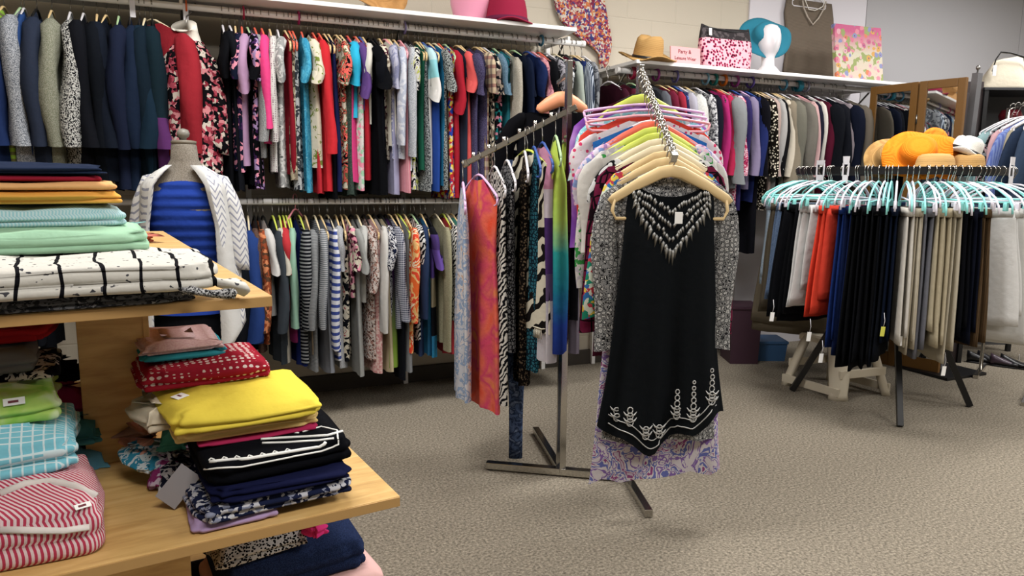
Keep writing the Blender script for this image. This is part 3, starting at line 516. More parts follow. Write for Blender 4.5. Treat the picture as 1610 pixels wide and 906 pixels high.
mb.build('beaded_collar', paint('pewter_bead', 'a8a8a5', .4, .5), TUN)
def hz(x): u = x/.22; return -.1-Lt+0+hem(u, -1)
for off_, r_ in ((.03, .0022), (.062, .0018)):
    pts = []
    for k in range(41):
        x = -.2+.4*k/40; z = hz(x)+off_; pts.append((x, front_y(x, z)-.004, z))
    mb2.tube(pts, r_, 5)
for (x, hgt) in ((-.17, .06), (-.13, .075), (-.07, .05), (-.02, .05), (.045, .13), (.1, .16), (.17, .14)):
    zb = hz(x)+.07
    for k in range(int(hgt/.022)):
        z = zb+k*.022; y = front_y(x, z)-.005; rr = .012-.0012*k
        mb2.tube([(x+rr*math.cos(a), y, z+rr*math.sin(a)*1.2) for a in [2*PI*i/10 for i in range(11)]], .0024, 5)
        if k < 2:
            for s_ in (-1, 1): mb2.tube([(x, y, z), (x+s_*.016, y, z+.006), (x+s_*.024, y, z+.018)], [.003, .0035, .001], 5)
mb2.build('embroidery', SILV, TUN)
tg = MB().box((-.0135, -.002, -.02), (.0135, .002, .02), .0015); og = flat(tg.build('price_tag', paint('tag_white', 'f2f2f0', .6), TUN)); og.location = (.015, -.05, -.215)
# ------------------------------------------------------------------ round rack of trousers
CEN = Vector((3.80, 3.03, 0)); RR = .55; ZRR = 1.365
e = empty('round_rack', CEN); tag(e, 'black round rack on splayed legs carrying trousers on pale hangers', 'clothes rack')
def P2(mb, nm, mt, smooth=True): return mb.build(nm, mt, e, smooth)
n = 64; P2(MB().loft([[((RR+a)*math.cos(2*PI*k/n), (RR+a)*math.sin(2*PI*k/n), ZRR+b) for a, b in ((-.013, -.02), (.013, -.02), (.013, .02), (-.013, .02))] for k in range(n)], ring=True), 'ring_rail', M_BLACK, False)
P2(MB().tube([(0, 0, .40), (0, 0, ZRR)], .022, 14), 'post', M_BLACK)
P2(MB().lathe([(.02, ZRR-.004), (.30, ZRR-.004), (.305, ZRR+.002), (.3, ZRR+.008), (.02, ZRR+.008)], 40), 'top_disc', M_BLACK)
P2(MB().lathe([(.02, .40), (.06, .40), (.06, .46), (.02, .46)], 20), 'hub', M_BLACK)
for k in range(4):
    a = PI/4*k*2+.3; P2(MB().bar((.02*math.cos(a), .02*math.sin(a), ZRR), (RR*math.cos(a), RR*math.sin(a), ZRR), .016, .022), 'spoke', M_BLACK, False)
for px, py in ((1415, 672), (1525, 640), (1245, 615)):
    f = at_z(px, py, 0)-CEN; f.z = 0; g = f*.62
    P2(MB().bar((0, 0, .43), (g.x*.9, g.y*.9, .47), .03, .03), 'leg_arm', M_BLACK, False); P2(MB().bar((g.x*.86, g.y*.86, .485), (f.x, f.y, .005), .03, .034), 'leg', M_BLACK, False)
f = Vector((.42, .40, 0)); P2(MB().bar((0, 0, .43), (.25, .24, .47), .03, .03), 'leg_arm', M_BLACK, False); P2(MB().bar((.24, .23, .485), (f.x, f.y, .005), .03, .034), 'leg', M_BLACK, False)
def trousers(name, mat, L, w=.17, t=.016, seed=0, flare=1.1, out=.0, zt=-.2, legs=True):
    """Folded trousers hung over a hanger bar: two leg panels joined at a waist band."""
    R = random.Random(seed); ph = R.uniform(0, 6); root = None
    for side in (-1, 1):
        lp = []; nv = 12; nu = 22; LL = L*(1 if side < 0 else R.uniform(.9, .98))
        for j in range(nv+1):
            v = j/nv; ww = w*(1+(flare-1)*v); th = t*(.75+.35*min(1, v*3)); L_ = []
            for i in range(nu):
                a = 2*PI*i/nu; c, s_ = math.cos(a), math.sin(a)
                x = ww*math.copysign(abs(c)**.7, c)*(1+.02*math.sin(6*v+ph)) + out*v; y = side*t*.95+th*math.copysign(abs(s_)**.8, s_)*.9
                y += t*.45*v*math.sin(2.2*PI*x/w+ph+side)+t*.25*math.sin(5*x/w+2*ph)
                L_.append((x, y, zt+.004*math.sin(4*c+ph)-LL*v))
            lp.append(L_)
        m_ = MB().loft(lp)
        root_ = m_.build(name if root is None else 'leg', mat, root); root = root or root_
    wb = MB(); lp = []
    for j, (z, s_) in enumerate(((.012, .97), (.012, 1.06), (-.03, 1.06), (-.03, 1.0))):
        lp.append([(w*s_*math.copysign(abs(math.cos(a))**.7, math.cos(a)), t*2.0*s_*math.copysign(abs(math.sin(a))**.7, math.sin(a)), zt+z) for a in [2*PI*i/20 for i in range(20)]])
    wb.loft(lp).build('waistband', mat, root)
    return root
PT = [  # outer edge column, hem row, words, pattern, colours, flare, half width
 (1180, 500, 'stone grey trousers', D, 'a9a79c', 1.25, .17), (1200, 520, 'olive brown trousers', D, '6b6252', 1.3, .18), (1213, 490, 'dark olive trousers', D, '554d40', 1.2, .17), (1222, 470, 'washed denim capris', 'mel', '53698a 6d82a0', 1.2, .16), (1232, 500, 'black leggings', D, '121317', 1.25, .17), (1244, 505, 'black crop trousers', D, '0f1013', 1.25, .18),
 (1262, 482, 'white capris', D, 'e1e0de', 1.3, .17), (1272, 470, 'white jersey shorts', D, 'd6d5d3', 1.2, .15), (1286, 497, 'red orange trousers', D, 'e23a1c', 1.35, .19), (1300, 480, 'flame red capris', D, 'd93a22', 1.2, .17), (1322, 547, 'royal blue trousers', D, '17306e', 1.15, .17), (1338, 560, 'navy blue trousers', D, '17254f', 1.1, .16),
 (1350, 578, 'black wide trousers', D, '0e0f12', 1.25, .18), (1364, 582, 'black pleated trousers', D, '101115', 1.2, .18), (1378, 578, 'soft black trousers', D, '0d0e11', 1.15, .18), (1392, 575, 'inky black trousers', D, '11141b', 1.15, .17), (1404, 540, 'blue black trousers', D, '10182a', 1.1, .17), (1424, 540, 'cream white trousers', D, 'd5d0c6', 1.3, .17), (1436, 545, 'pale stone trousers', D, 'c4bca9', 1.15, .16), (1447, 558, 'oatmeal trousers', D, 'b9af9a', 1.15, .16),
 (1468, 566, 'slate grey trousers', D, '6f7078', 1.05, .16), (1482, 520, 'soft beige capris', D, 'b8ad92', 1.15, .16), (1497, 545, 'khaki beige trousers', D, 'bcb094', 1.15, .17), (1510, 572, 'sand trousers', D, 'c6bda8', 1.1, .16), (1524, 530, 'black slim trousers', D, '0e0f14', 1.1, .17), (1537, 540, 'dark navy trousers', D, '111421', 1.1, .17), (1556, 545, 'brown corduroy trousers', 'vs', '5a4630 4a3a28', 1.15, .17), (1580, 515, 'bright white trousers', D, 'e6e5e2', 1.25, .19), (1600, 540, 'white linen trousers', D, 'e0dfdb', 1.2, .19), (1616, 545, 'off white trousers', D, 'd8d6d0', 1.2, .18)]
tow = math.atan2(-HF.y, -HF.x)
def ang_for(px, r):
    lo, hi = -2.2, 2.0
    for _ in range(40):
        md = (lo+hi)/2; a = tow+md
        if project((CEN.x+r*math.cos(a), CEN.y+r*math.sin(a), 1.1))[0] < px: lo = md
        else: hi = md
    return lo
lo_, hi_ = project((CEN.x+.72*math.cos(tow-1.75), CEN.y+.72*math.sin(tow-1.75), 1.1))[0], 1604
prev = None; R = random.Random(9)
AN = [ang_for(s[0], RR+s[6]) for s in PT]
for i in range(1, len(AN)): AN[i] = max(AN[i], AN[i-1]+.045)
for i, (px, hem_, desc, pat, cols, fl, wd) in enumerate(PT):
    a = tow+AN[i]; u = Vector((math.cos(a), math.sin(a), 0)); p = CEN+u*RR+Vector((0, 0, ZRR)); q = p+u*wd
    L = p.z-.2-at_d(px, hem_, Vector((q.x, q.y, 0)).dot(HF)).z
    o = trousers('trousers' if 'leggings' not in desc and 'capris' not in desc and 'shorts' not in desc else noun(desc), fab(pat, cols), L, wd, R.uniform(.012, .017), 900+i, fl, .015); put(o, p, a+(R.uniform(-.12, .12) if i < 27 else .5))
    tag(o, lab(desc+' on the round rack'+((', right of the '+prev) if prev else ', leftmost')), noun(desc), 'trousers around the round rack'); prev = desc
    hc = 't' if i % 2 else 'l'; hm = HC['t'][1] if i % 2 else paint('pearl_plastic', 'e4dfea', .35)
    h = hanger(hm, M_CHROME, 'droop', w=.205, drop=.125, zt=-.062); put(h, p+Vector((0, 0, .005)), a+R.uniform(-.08, .08), 0, R.uniform(-.05, .05))
    for sx in (-1, 1): MB().box((sx*.17-.01, -.008, -.205), (sx*.17+.01, .008, -.165), .003).build('clip', hm, h)
    tag(h, lab(('light aqua' if i % 2 else 'pearl white')+' hanger holding the '+desc), 'hanger', 'hangers around the round rack')
# extra hangers bunched in between, and the far side of the ring
for i in range(16):
    a = tow-1.7+2.75*(i+R.uniform(.1, .9))/16; u = Vector((math.cos(a), math.sin(a), 0)); p = CEN+u*RR+Vector((0, 0, ZRR+.005))
    al = i % 3 == 0; h = hanger(HC['t'][1] if al else paint('pearl_plastic', 'e4dfea', .35), M_CHROME, 'droop', w=.2, drop=.1, zt=-.07); put(h, p, a+R.uniform(-.1, .1), 0, R.uniform(-.06, .06))
    tag(h, 'bare '+('light aqua' if al else 'pearl white')+' hanger bunched among the trouser hangers on the round rack', 'hanger', 'bare '+('aqua' if al else 'pearl')+' hangers on the round rack')
BK = [('denim shorts', 'mel', '3a4a66 5c7090'), ('black print trousers', 'lac', '141418 8a8a90'), ('charcoal trousers', D, '2c2f35'), ('blue print trousers', 'abs', '2a3f66 a9b7cc'), ('grey tweed trousers', 'twd', '3a3c42 8a8c90'), ('faded jeans', 'mel', '62788f 8aa0b4'), ('brown trousers', D, '4a3a2c'), ('black jeans', D, '131418'), ('wine trousers', D, '4a1a2a'), ('pale jeans', 'mel', '93a8bc b4c4d2')]
for i, (desc, pat, cols) in enumerate(BK):
    a = tow+1.75+i*.3; u = Vector((math.cos(a), math.sin(a), 0)); p = CEN+u*RR+Vector((0, 0, ZRR))
    o = trousers(noun(desc), fab(pat, cols), .5, .17, .03, 950+i, 1.1); put(o, p, a); tag(o, lab(desc+' on the far side of the round rack'), noun(desc), 'trousers around the round rack')
    h = hanger(HC['t'][1], M_CHROME, 'droop', w=.2, drop=.1, zt=-.07); put(h, p+Vector((0, 0, .005)), a); tag(h, lab('light aqua hanger holding the '+desc+' across the ring'), 'hanger', 'hangers around the round rack')
# white size dividers on the ring
for i, (px, py, wd, hh, ds) in enumerate([(1327, 270, .03, .1, 'tall narrow white size marker at the left of the ring'), (1289, 262, .055, .06, 'small white size marker at the far left of the ring'), (1575, 278, .05, .1, 'white size marker left of its twin at the right'), (1592, 280, .06, .11, 'white size marker nearest the right edge of the picture')]):
    a = tow+ang_for(px, RR); u = Vector((math.cos(a), math.sin(a), 0)); p = CEN+u*RR
    mb = MB(); yy = wd/2
    mb.loft([[(x, -yy, ZRR+.032), (x, yy, ZRR+.032), (x, yy+.004, ZRR+hh*.45+.03), (x, -yy-.004, ZRR+hh*.45+.03)] for x in (.018, .0225)])
    mb.loft([[(x, -yy, ZRR-.03-hh*.4), (x, yy, ZRR-.03-hh*.4), (x, yy, ZRR-.024), (x, -yy, ZRR-.024)] for x in (.018, .0225)])
    for s_ in (-1, 1): mb.loft([[(x, s_*yy-.004, ZRR-.03), (x, s_*yy+.004, ZRR-.03), (x, s_*yy+.004, ZRR+.04), (x, s_*yy-.004, ZRR+.04)] for x in (.018, .0225)])
    o = flat(mb.build('size_marker', M_PLW)); put(o, (p.x, p.y, 0), a); tag(o, lab(ds), 'size marker')
# ------------------------------------------------------------------ hats
def hat(name, cr, ch, br, mat, label, loc, rx=0, ry=0, rz=0, wave=.0, band=None, pinch=0, thick=.006, curl=0.0, bandh=.03):
    prof = [(.002, ch), (cr*.35, ch*1.0), (cr*.68, ch*.96), (cr*.88, ch*.82), (cr*.97, ch*.5), (cr*1.02, ch*.12), (cr*1.06, .006), (cr+(br-cr)*.3, .0), (cr+(br-cr)*.7, curl*.4), (br, curl), (br, curl-thick), (cr+(br-cr)*.7, curl*.4-thick), (cr+(br-cr)*.3, -thick), (cr*1.0, -thick), (cr*.94, ch*.4), (cr*.8, ch*.75), (.002, ch-.012)]
    def warp(p, r, a):
        x, y, z = p
        if r > cr*1.08: z += wave*math.sin(3*a+1)*((r-cr)/(br-cr))+wave*.5*math.sin(5*a)*((r-cr)/(br-cr))
        elif pinch and z > ch*.6: z -= pinch*math.exp(-(y/(cr*.35))**2)*(z/ch-.6)*2.4
        return (x, y*.9, z)
    o = MB().lathe(prof, 40, warp=warp).build(name, mat); put(o, loc, rz, rx, ry); tag(o, lab(label), 'hat')
    if band:
        mb = MB(); lp = []
        for k in range(40):
            a = 2*PI*k/40; lp.append([(r*math.cos(a), .9*r*math.sin(a), z) for r, z in ((cr*1.045, .004), (cr*1.075, .004), (cr*1.05, bandh), (cr*1.01, bandh))])
        mb.loft(lp, ring=True).build('hat_band', band, o)
    return o
def straw(nm, a, b):
    t = NT(nm, .8, 0, .2); wv = t.n('TexWave', 1, dict(bands_direction='Z'), Vector=t.xyz(), Scale=60, Distortion=2, Detail=2)
    t.out(t.mix(t.math('MULTIPLY', wv, .6), lin(a), lin(b)), wv, .4, .004); return t.m
STRAW = straw('straw_tan', 'b8935c', '8f6a3a'); STRAW2 = straw('straw_speckled', 'c29b62', 'a87f4a'); ORG = straw('straw_orange', 'f28a1f', 'e5760f'); WST = straw('straw_white', 'e8e6e0', 'd0cdc4')
dC = CEN.dot(HF)
def onr(px, py, dd=0): return at_d(px, py, dC+dd)
zt = ZRR+.012
def flr(px, dd, z): p = onr(px, 260, dd); return Vector((p.x, p.y, z))
hat('sun_hat', .1, .1, .185, ORG, 'bright orange floppy sun hat tilted up on the round rack', flr(1440, -.06, zt+.085), 0, 0, 0, .02, None, 0, .006).rotation_euler = (math.radians(58), math.radians(-12), math.atan2(HR.y, HR.x)-.2)
hat('sun_hat', .095, .085, .17, ORG, 'second orange sun hat lying against the floppy one', flr(1478, .07, zt+.1), 0, 0, 0, .02, None, 0, .006).rotation_euler = (math.radians(70), math.radians(25), math.atan2(HR.y, HR.x)+.2)
hat('fedora', .085, .11, .12, WST, 'white straw fedora with black band beside the orange hats', flr(1513, .0, zt+.09), 0, 0, 0, .01, M_BLACK, .025, .005, .015).rotation_euler = (math.radians(6), math.radians(22), math.atan2(HR.y, HR.x))
hat('straw_hat', .1, .085, .125, STRAW2, 'speckled tan straw hat in front of the orange hats', flr(1470, -.24, zt+.0), 0, 0, math.atan2(HR.y, HR.x), .004, None, .0, .005)
hat('straw_hat', .095, .09, .13, STRAW, 'brown straw hat underneath the white fedora', flr(1522, -.05, zt+.004), 0, 0, .5, .004, None, .01)
hat('straw_hat', .09, .09, .15, STRAW, 'tan straw hat peeping out left of the orange hats', flr(1398, .12, zt+.07), 0, 0, 0, .008).rotation_euler = (math.radians(60), math.radians(-25), math.atan2(HR.y, HR.x))
ZSH, ZS2 = ZU+.035+.022, ZR+.024+.022   # tops of the two shelves
def on_shelf(px, Y, z): v = at_Y(px, 0, Y); return Vector((v.x, Y, z))
hat('bowler_hat', .125, .16, .19, paint('fuchsia_felt', '8f1238', .9), 'deep pink felt hat on the long shelf', on_shelf(797, RY-.02, ZSH+.008), 0, 0, .3, .012, paint('fuchsia_band', '5f0f38', .8), 0, .007, -.004)
hat('straw_hat', .1, .15, .2, STRAW, 'tan straw hat with black band on the shorter shelf', on_shelf(1021, RY-.03, ZS2+.03), math.radians(13), math.radians(-6), .4, .014, M_BLACK, .03, .006, .02, .022)
hat('straw_hat', .09, .09, .19, straw('straw_caramel', 'b88a55', '9a7040'), 'caramel straw hat on its stand, mostly above the picture', on_shelf(592, RY-.05, ZSH+.13), math.radians(60), 0, .3, .01)
o = MB().lathe([(.09, 0), (.09, .008), (.06, .02), (.045, .05), (.045, .12), (.07, .2), (.02, .28)], 24).build('hat_stand', M_PLW); put(o, on_shelf(586, RY+.04, ZSH)); tag(o, lab('white plastic hat stand under the caramel straw hat'), 'hat stand')
o = MB().lathe([(.02, 0), (.09, 0), (.1, .02), (.125, .12), (.13, .2), (.118, .2), (.1, .05), (.02, .01)], 28).build('pail', paint('glossy_pink', 'e59ab5', .2)); put(o, on_shelf(742, RY+.08, ZSH)); tag(o, lab('glossy pink pail cut off by the top of the picture, on the shelf'), 'pail')
# pink sign with two lines of writing
PK = paint('pink_card', 'd99a9c', .7); INK = paint('sign_ink', '6b3038', .7)
p0, p1 = on_shelf(1062, RY-.08, ZS2), on_shelf(1104, RY-.08, ZS2); W = (p1-p0).length
o = MB().box((-W*.62, -.004, 0), (W*.5, .004, .115), .001).build('sign', PK, smooth=False); put(o, (p0+p1)/2+Vector((0, -.01, 0)), 0, math.radians(-6)); tag(o, lab('small pink card sign with two lines of lettering leaning beside the bag'), 'sign')
def letters(txt, size, parent, loc, mat):
    c = bpy.data.curves.new('lettering', 'FONT'); c.body = txt; c.size = size; c.align_x = 'CENTER'; c.extrude = .0006; t_ = bpy.data.objects.new('lettering_curve', c); COL.objects.link(t_)
    dg = bpy.context.evaluated_depsgraph_get(); me = bpy.data.meshes.new_from_object(t_.evaluated_get(dg)); bpy.data.objects.remove(t_)
    me.materials.clear(); me.materials.append(mat); ob = bpy.data.objects.new('lettering', me); COL.objects.link(ob); ob.parent = parent; ob.location = loc; ob.rotation_euler = (PI/2, 0, 0); return ob
letters('Party &', .034, o, (-.02, -.0055, .075), INK); letters('Leisure Wear', .03, o, (-.015, -.0055, .034), INK)
# ------------------------------------------------------------------ three-tier wooden display table
TR = math.radians(7.377); ux = Vector((math.cos(TR), math.sin(TR), 0)); uy = Vector((-math.sin(TR), math.cos(TR), 0))
t = NT('maple_veneer', .42, 0, .35); mp = t.n('Mapping', 0, Vector=t.xyz(), Scale=(2.2, 14, 14)); gn = t.noise(3.2, 4, mp, .6, .6)
t.out(t.ramp(gn, ['b58f57', 'c9a468', 'd6b57c'], [.3, .52, .75], False), gn, .03, .004); MAPLE = t.m
t = NT('maple_edge', .5, 0, .3); t.out(lin('b08b57'), t.noise(60), .1, .004); EDGE = t.m
ZT, ZM, ZLW = 1.096, .73, .36
K0 = at_z(428, 465, ZT); K1 = at_z(629, 780, ZM)
e = empty('display_table', (K0.x-.55, K0.y+.5, 0), TR); tag(e, 'three-tier maple display table loaded with folded clothes at the left', 'display table'); IE = e.matrix_basis.inverted()
eo = Matrix.Translation(e.location) @ Matrix.Rotation(TR, 4, 'Z'); ei = eo.inverted()
def tier(c, z, wd, dp, nm):
    q = ei @ Vector((c.x, c.y, 0)); x1, y0 = q.x, q.y
    MB().box((x1-wd, y0, z-.019), (x1, y0+dp, z), .0025).build(nm, MAPLE, e, False)
    MB().box((x1-wd+.002, y0-.0025, z-.0185), (x1-.001, y0+.003, z-.0012), .001).build('edge_band', EDGE, e, False)
    return x1, y0
tier(K0, ZT, 1.15, 1.75, 'top_shelf'); tier(K1, ZM, 1.45, 1.15, 'middle_shelf')
q = ei @ Vector((K1.x, K1.y, 0)); MB().box((q.x-1.6, q.y-.05, ZLW-.02), (q.x-.02, q.y+2.0, ZLW), .003).build('bottom_shelf', MAPLE, e, False)
def pillar(pxl, pxr, row, zb, zt, dep):
    a, b = at_z(pxl, row, zb), at_z(pxr, row-10, zb); a = ei@a; b = ei@b; y = (a.y+b.y)/2
    MB().box((a.x, y, zb), (b.x, y+dep, zt), .002).build('pillar', MAPLE, e, False)
    MB().box((b.x-.012, y-.001, zb+.001), (b.x-.0105, y+.002, zt-.001)).build('panel_seam', EDGE, e, False)
    return a.x, b.x, y
pillar(137, 249, 730, ZM, ZT-.019, .7); 
xl, xr = (ei@at_z(80, 990, ZLW)).x, (ei@at_z(296, 960, ZLW)).x
yy = q.y+.12; MB().box((xl, yy, ZLW), (q.x-.34, yy+1.1, ZM-.019), .002).build('pillar', MAPLE, e, False)
MB().box((q.x-1.2, q.y+.1, 0), (q.x-.3, q.y+1.5, ZLW-.02), .003).build('plinth', MAPLE, e, False)
# ------------------------------------------------------------------ folded clothes
def folded(name, mat, wd, dp, h, seed=0, layers=2, dome=.25, wob=.006, slope=(0, 0), back=None, nx=None):
    """A folded garment: rounded slab whose edge shows its folded layers; origin at front middle of its underside."""
    R = random.Random(seed); o3 = Vector((R.uniform(0, 99), R.uniform(0, 99), 0)); n = 72; lp = []
    def outline(k, ins):
        a = 2*PI*k/n; c, s_ = math.cos(a), math.sin(a); ex = .2
        x = (wd/2-ins)*math.copysign(abs(c)**ex, c); y = (dp/2-ins)*math.copysign(abs(s_)**ex, s_)
        g = noise.noise(Vector((x*7, y*7, 0))+o3)*wob*1.6
        return x*(1+g/wd*2), y+dp/2+noise.noise(Vector((x*6, y*6, 5))+o3)*wob*1.2
    m_ = layers*5; ht = h*(1-dome)
    lp.append([(*outline(k, .03), .0) for k in range(n)])
    for j in range(m_+1):
        v = j/m_; bl = abs(math.sin(PI*v*layers)); ly = min(layers-1, int(v*layers)); base = .007*(1-bl**.5)
        L = []
        for k in range(n):
            a = 2*PI*k/n; ins = base+.011*(.5+noise.noise(Vector((math.cos(a)*2.2, math.sin(a)*2.2, 3.7*ly))+o3))*(1 if layers > 1 else .5)
            x, y = outline(k, ins); z = ht*v*(1+.16*noise.noise(Vector((x*8, y*8, ly*2.3+9))+o3))+noise.noise(Vector((x*9, y*9, v*2))+o3)*wob*.6*v
            L.append((x+slope[0]*h*v, y+slope[1]*h*v, max(.0008, z)))
        lp.append(L)
    for ins, f in ((.012, .35), (.03, .65), (.07, .88), (min(wd, dp)*.32, 1.0), (min(wd, dp)*.46, 1.0)):
        L = []
        for k in range(n):
            x, y = outline(k, ins); z = ht+h*dome*f+noise.noise(Vector((x*8, y*11, 3))+o3)*wob*1.1+noise.noise(Vector((x*13+y*9, y*26, 3))+o3)*wob*.55*f
            L.append((x+slope[0]*h, y+slope[1]*h, z))
        lp.append(L)
    return MB().loft(lp).build(name, mat)
PILE = 0
def pile(xl, xr, row, zb, h, dp, mat, name, label, cat, group=None, rot=0, **kw):
    """Folded item whose front lower edge runs between two picture columns at a picture row, at height zb."""
    global PILE
    PILE += 1; dd = kw.pop('d', None); a, b = (at_d(xl, row, dd), at_d(xr, row, dd)) if dd else (at_z(xl, row, zb), at_z(xr, row, zb)); u = ux; wd = (b-a).dot(u); c = a.lerp(b, .5)
    # keep the front edge parallel with the table
    o = folded(name, mat, wd, dp, h, PILE, **kw); put(o, (c.x, c.y, zb), TR+rot); tag(o, lab(label), cat, group); return o
G1, G2, G3, G4 = ('folded clothes on the top shelf of the table', 'folded clothes at the right of the middle shelf', 'folded clothes at the left of the middle shelf', 'folded clothes on the bottom shelf')
zb = ZT+.0008
def stack(items, zb, group):
    for xl, xr, row, h, dp, mat, name, label, cat, kw in items:
        z = kw.pop('z', zb); o = pile(xl, xr, row, z, h, dp, mat, name, label, cat, group, **kw); zb = z+h*.97
        yield o
TOP = list(stack([
 (-140, 322, 490, .022, .3, fab('abs', '6a6b6e 2f3034 9a9b9e', .35), 'tee', 'grey and black marbled tee at the bottom of the top shelf stack', 'tee', dict(wob=.008)),
 (-150, 378, 470, .048, .34, fab('bar', 'dedbd2 15151a 4a4a50', 1.0), 'blouse', 'white blouse with thin black stripes and specks on the marbled tee', 'blouse', dict(layers=2, wob=.011)),
 (-140, 252, 402, .042, .32, fab('pl', 'a9d6b4'), 'tee', 'mint green tee folded between the striped blouse and aqua shorts', 'tee', dict(layers=2, wob=.008)),
 (-130, 206, 356, .044, .28, fab('vs', 'a5d8e2 cfe9ec', .45), 'shorts', 'aqua seersucker shorts with a small tag in the top shelf stack', 'shorts', dict(layers=2, dome=.45, wob=.008, d=1.3)),
 (-120, 198, 322, .026, .26, fab('pl', 'f2b04a'), 'tee', 'amber yellow tee in the top shelf stack', 'tee', dict(d=1.3, wob=.009)),
 (-120, 196, 303, .016, .25, fab('pl', 'f3b878'), 'tee', 'pale orange tee under the crimson one in the top stack', 'tee', dict(d=1.3, layers=1)),
 (-120, 172, 295, .014, .24, fab('pl', '9a1630'), 'tee', 'crimson tee under the navy one in the top shelf stack', 'tee', dict(d=1.3, layers=1)),
 (-120, 174, 285, .02, .24, fab('pl', '1f2b45'), 'tee', 'navy tee topmost of the top shelf stack', 'tee', dict(d=1.3, dome=.45)),
], zb, G1))
def price_tag(parent, loc, rot=(0, 0, 0), wd=.028, ht=.018):
    o = MB().box((-wd/2, -ht/2, 0), (wd/2, ht/2, .0008)).build('price_tag', paint('tag_white', 'f2f2f0', .6), parent, False); o.location = loc; o.rotation_euler = rot
    l_ = MB().box((-wd*.28, -.002, .0008), (wd*.2, .002, .0011)).build('pen_mark', INK, o, False); return o
def local_of(o, px, py, d): v = at_d(px, py, d); return (Matrix.Translation(o.location) @ Matrix.Rotation(o.rotation_euler.z, 4, 'Z')).inverted() @ v
def stick_tag(o, px, py, wd=.03, ht=.02):
    """small paper tag lying on the item where the picture shows it"""
    v = ray(px, py).normalized(); M_ = (Matrix.Translation(o.location) @ Matrix.Rotation(o.rotation_euler.z, 4, 'Z')).inverted()
    a, d = M_ @ EYE, M_.to_3x3() @ v; hit, p, nn, _ = o.ray_cast(a, d)
    if hit:
        q = nn.to_track_quat('Z', 'Y').to_euler(); price_tag(o, p+nn*.002, q, wd, ht)
bpy.context.view_layer.update()
stick_tag(TOP[3], 155, 316, .03, .022)
# ruffled sleeves of the striped blouse spilling towards the shelf corner
def ruffle(parent, pts, r, mat, seed=0, nm='sleeve'):
    R = random.Random(seed); mb = MB(); M_ = (Matrix.Translation(parent.location) @ Matrix.Rotation(parent.rotation_euler.z, 4, 'Z')).inverted(); lp = []
    P_ = [M_ @ Vector(p) for p in pts]; k = len(P_); n = 16
    for j in range(k*4-3):
        f = j/4; i = min(int(f), k-2); p = P_[i].lerp(P_[i+1], f-i); t_ = (P_[i+1]-P_[i]).normalized(); y = t_.cross(Vector((0, 0, 1))).normalized(); rr = r*(.75+.25*math.sin(2.1*f+seed))
        lp.append([p+y*(rr*math.cos(a)*(1+.18*math.sin(3*a+f*3)))+Vector((0, 0, rr*.55*math.sin(a)*(1+.2*math.sin(4*a+f*2)))) for a in [2*PI*q/n for q in range(n)]])
    return mb.loft(lp).build(nm, mat, parent)
b = TOP[1]; zz = ZT
ruffle(b, [at_z(250, 425, zz+.05), at_z(300, 430, zz+.045), at_z(345, 445, zz+.03), at_z(378, 452, zz+.018)], .026, fab('bar', 'dedbd2 15151a 4a4a50', 1.0), 1)
ruffle(b, [at_z(225, 405, zz+.06), at_z(262, 404, zz+.05), at_z(290, 410, zz+.035)], .022, fab('pl', 'e0ddd4'), 2)
ruffle(b, [at_z(290, 455, zz+.025), at_z(330, 462, zz+.02), at_z(362, 462, zz+.015)], .018, fab('twd', '1a1a1e b8b8b8', .6), 3)
for i, (px, py, c, d_) in enumerate([(212, 352, '8fc9c4', 'mint aqua'), (232, 372, 'd97a68', 'coral')]):
    o = folded('sock', fab('pl', c), .05, .05, .022, 70+i, wob=.01); put(o, at_z(px, py, ZT+.02), .4); o.location.z = ZT+.001; tag(o, lab(d_+' scrap of clothing behind the mint tee on the top shelf'), 'clothing', G1)
RT_ = list(stack([
 (292, 452, 830, .015, .26, fab('pl', 'b69bc4'), 'tee', 'lavender tee at the bottom of the right middle shelf stack', 'tee', dict(layers=1, wob=.008)),
 (300, 592, 806, .03, .28, fab('flo', '1c2340 1c2340 c9c9cf 1c2340 8a8fa4', .5), 'blouse', 'navy and white paisley blouse in the right middle shelf stack', 'blouse', dict(wob=.008)),
 (318, 590, 776, .022, .26, fab('pl', '14183a'), 'tee', 'plain navy tee between the paisley and embroidered blouses', 'tee', dict(wob=.006)),
 (310, 589, 748, .046, .3, fab('pl', '0c0d12'), 'blouse', 'black blouse with white embroidery on the middle shelf stack', 'blouse', dict(wob=.006, dome=.18)),
 (300, 528, 692, .008, .24, fab('pl', 'a81f4f'), 'tee', 'thin raspberry tee above the embroidered black blouse', 'tee', dict(layers=1)),
 (262, 522, 686, .022, .24, fab('pl', 'efcf84'), 'tee', 'pale butter tee below the bright yellow one', 'tee', dict(wob=.008)),
 (250, 538, 672, .042, .26, fab('pl', 'f0d746'), 'tee', 'bright yellow tee with paper tag on the middle shelf stack', 'tee', dict(wob=.010, dome=.4)),
 (212, 452, 608, .042, .24, fab('dot', 'a3122c f0dcd8', .52), 'tee', 'red tee with white polka dots above the yellow tee', 'tee', dict(wob=.01, dome=.4)),
 (214, 376, 566, .011, .22, fab('pl', '2f9fb0'), 'tee', 'teal blue tee under the pale pink one', 'tee', dict(layers=1)),
 (212, 368, 556, .02, .22, fab('mel', 'e3b7b8 efcfcd'), 'tee', 'pale pink tee topmost of the right middle shelf stack', 'tee', dict(dome=.4)),
], ZM+.0008, G2))
bpy.context.view_layer.update()
stick_tag(RT_[6], 283, 625, .026, .022)
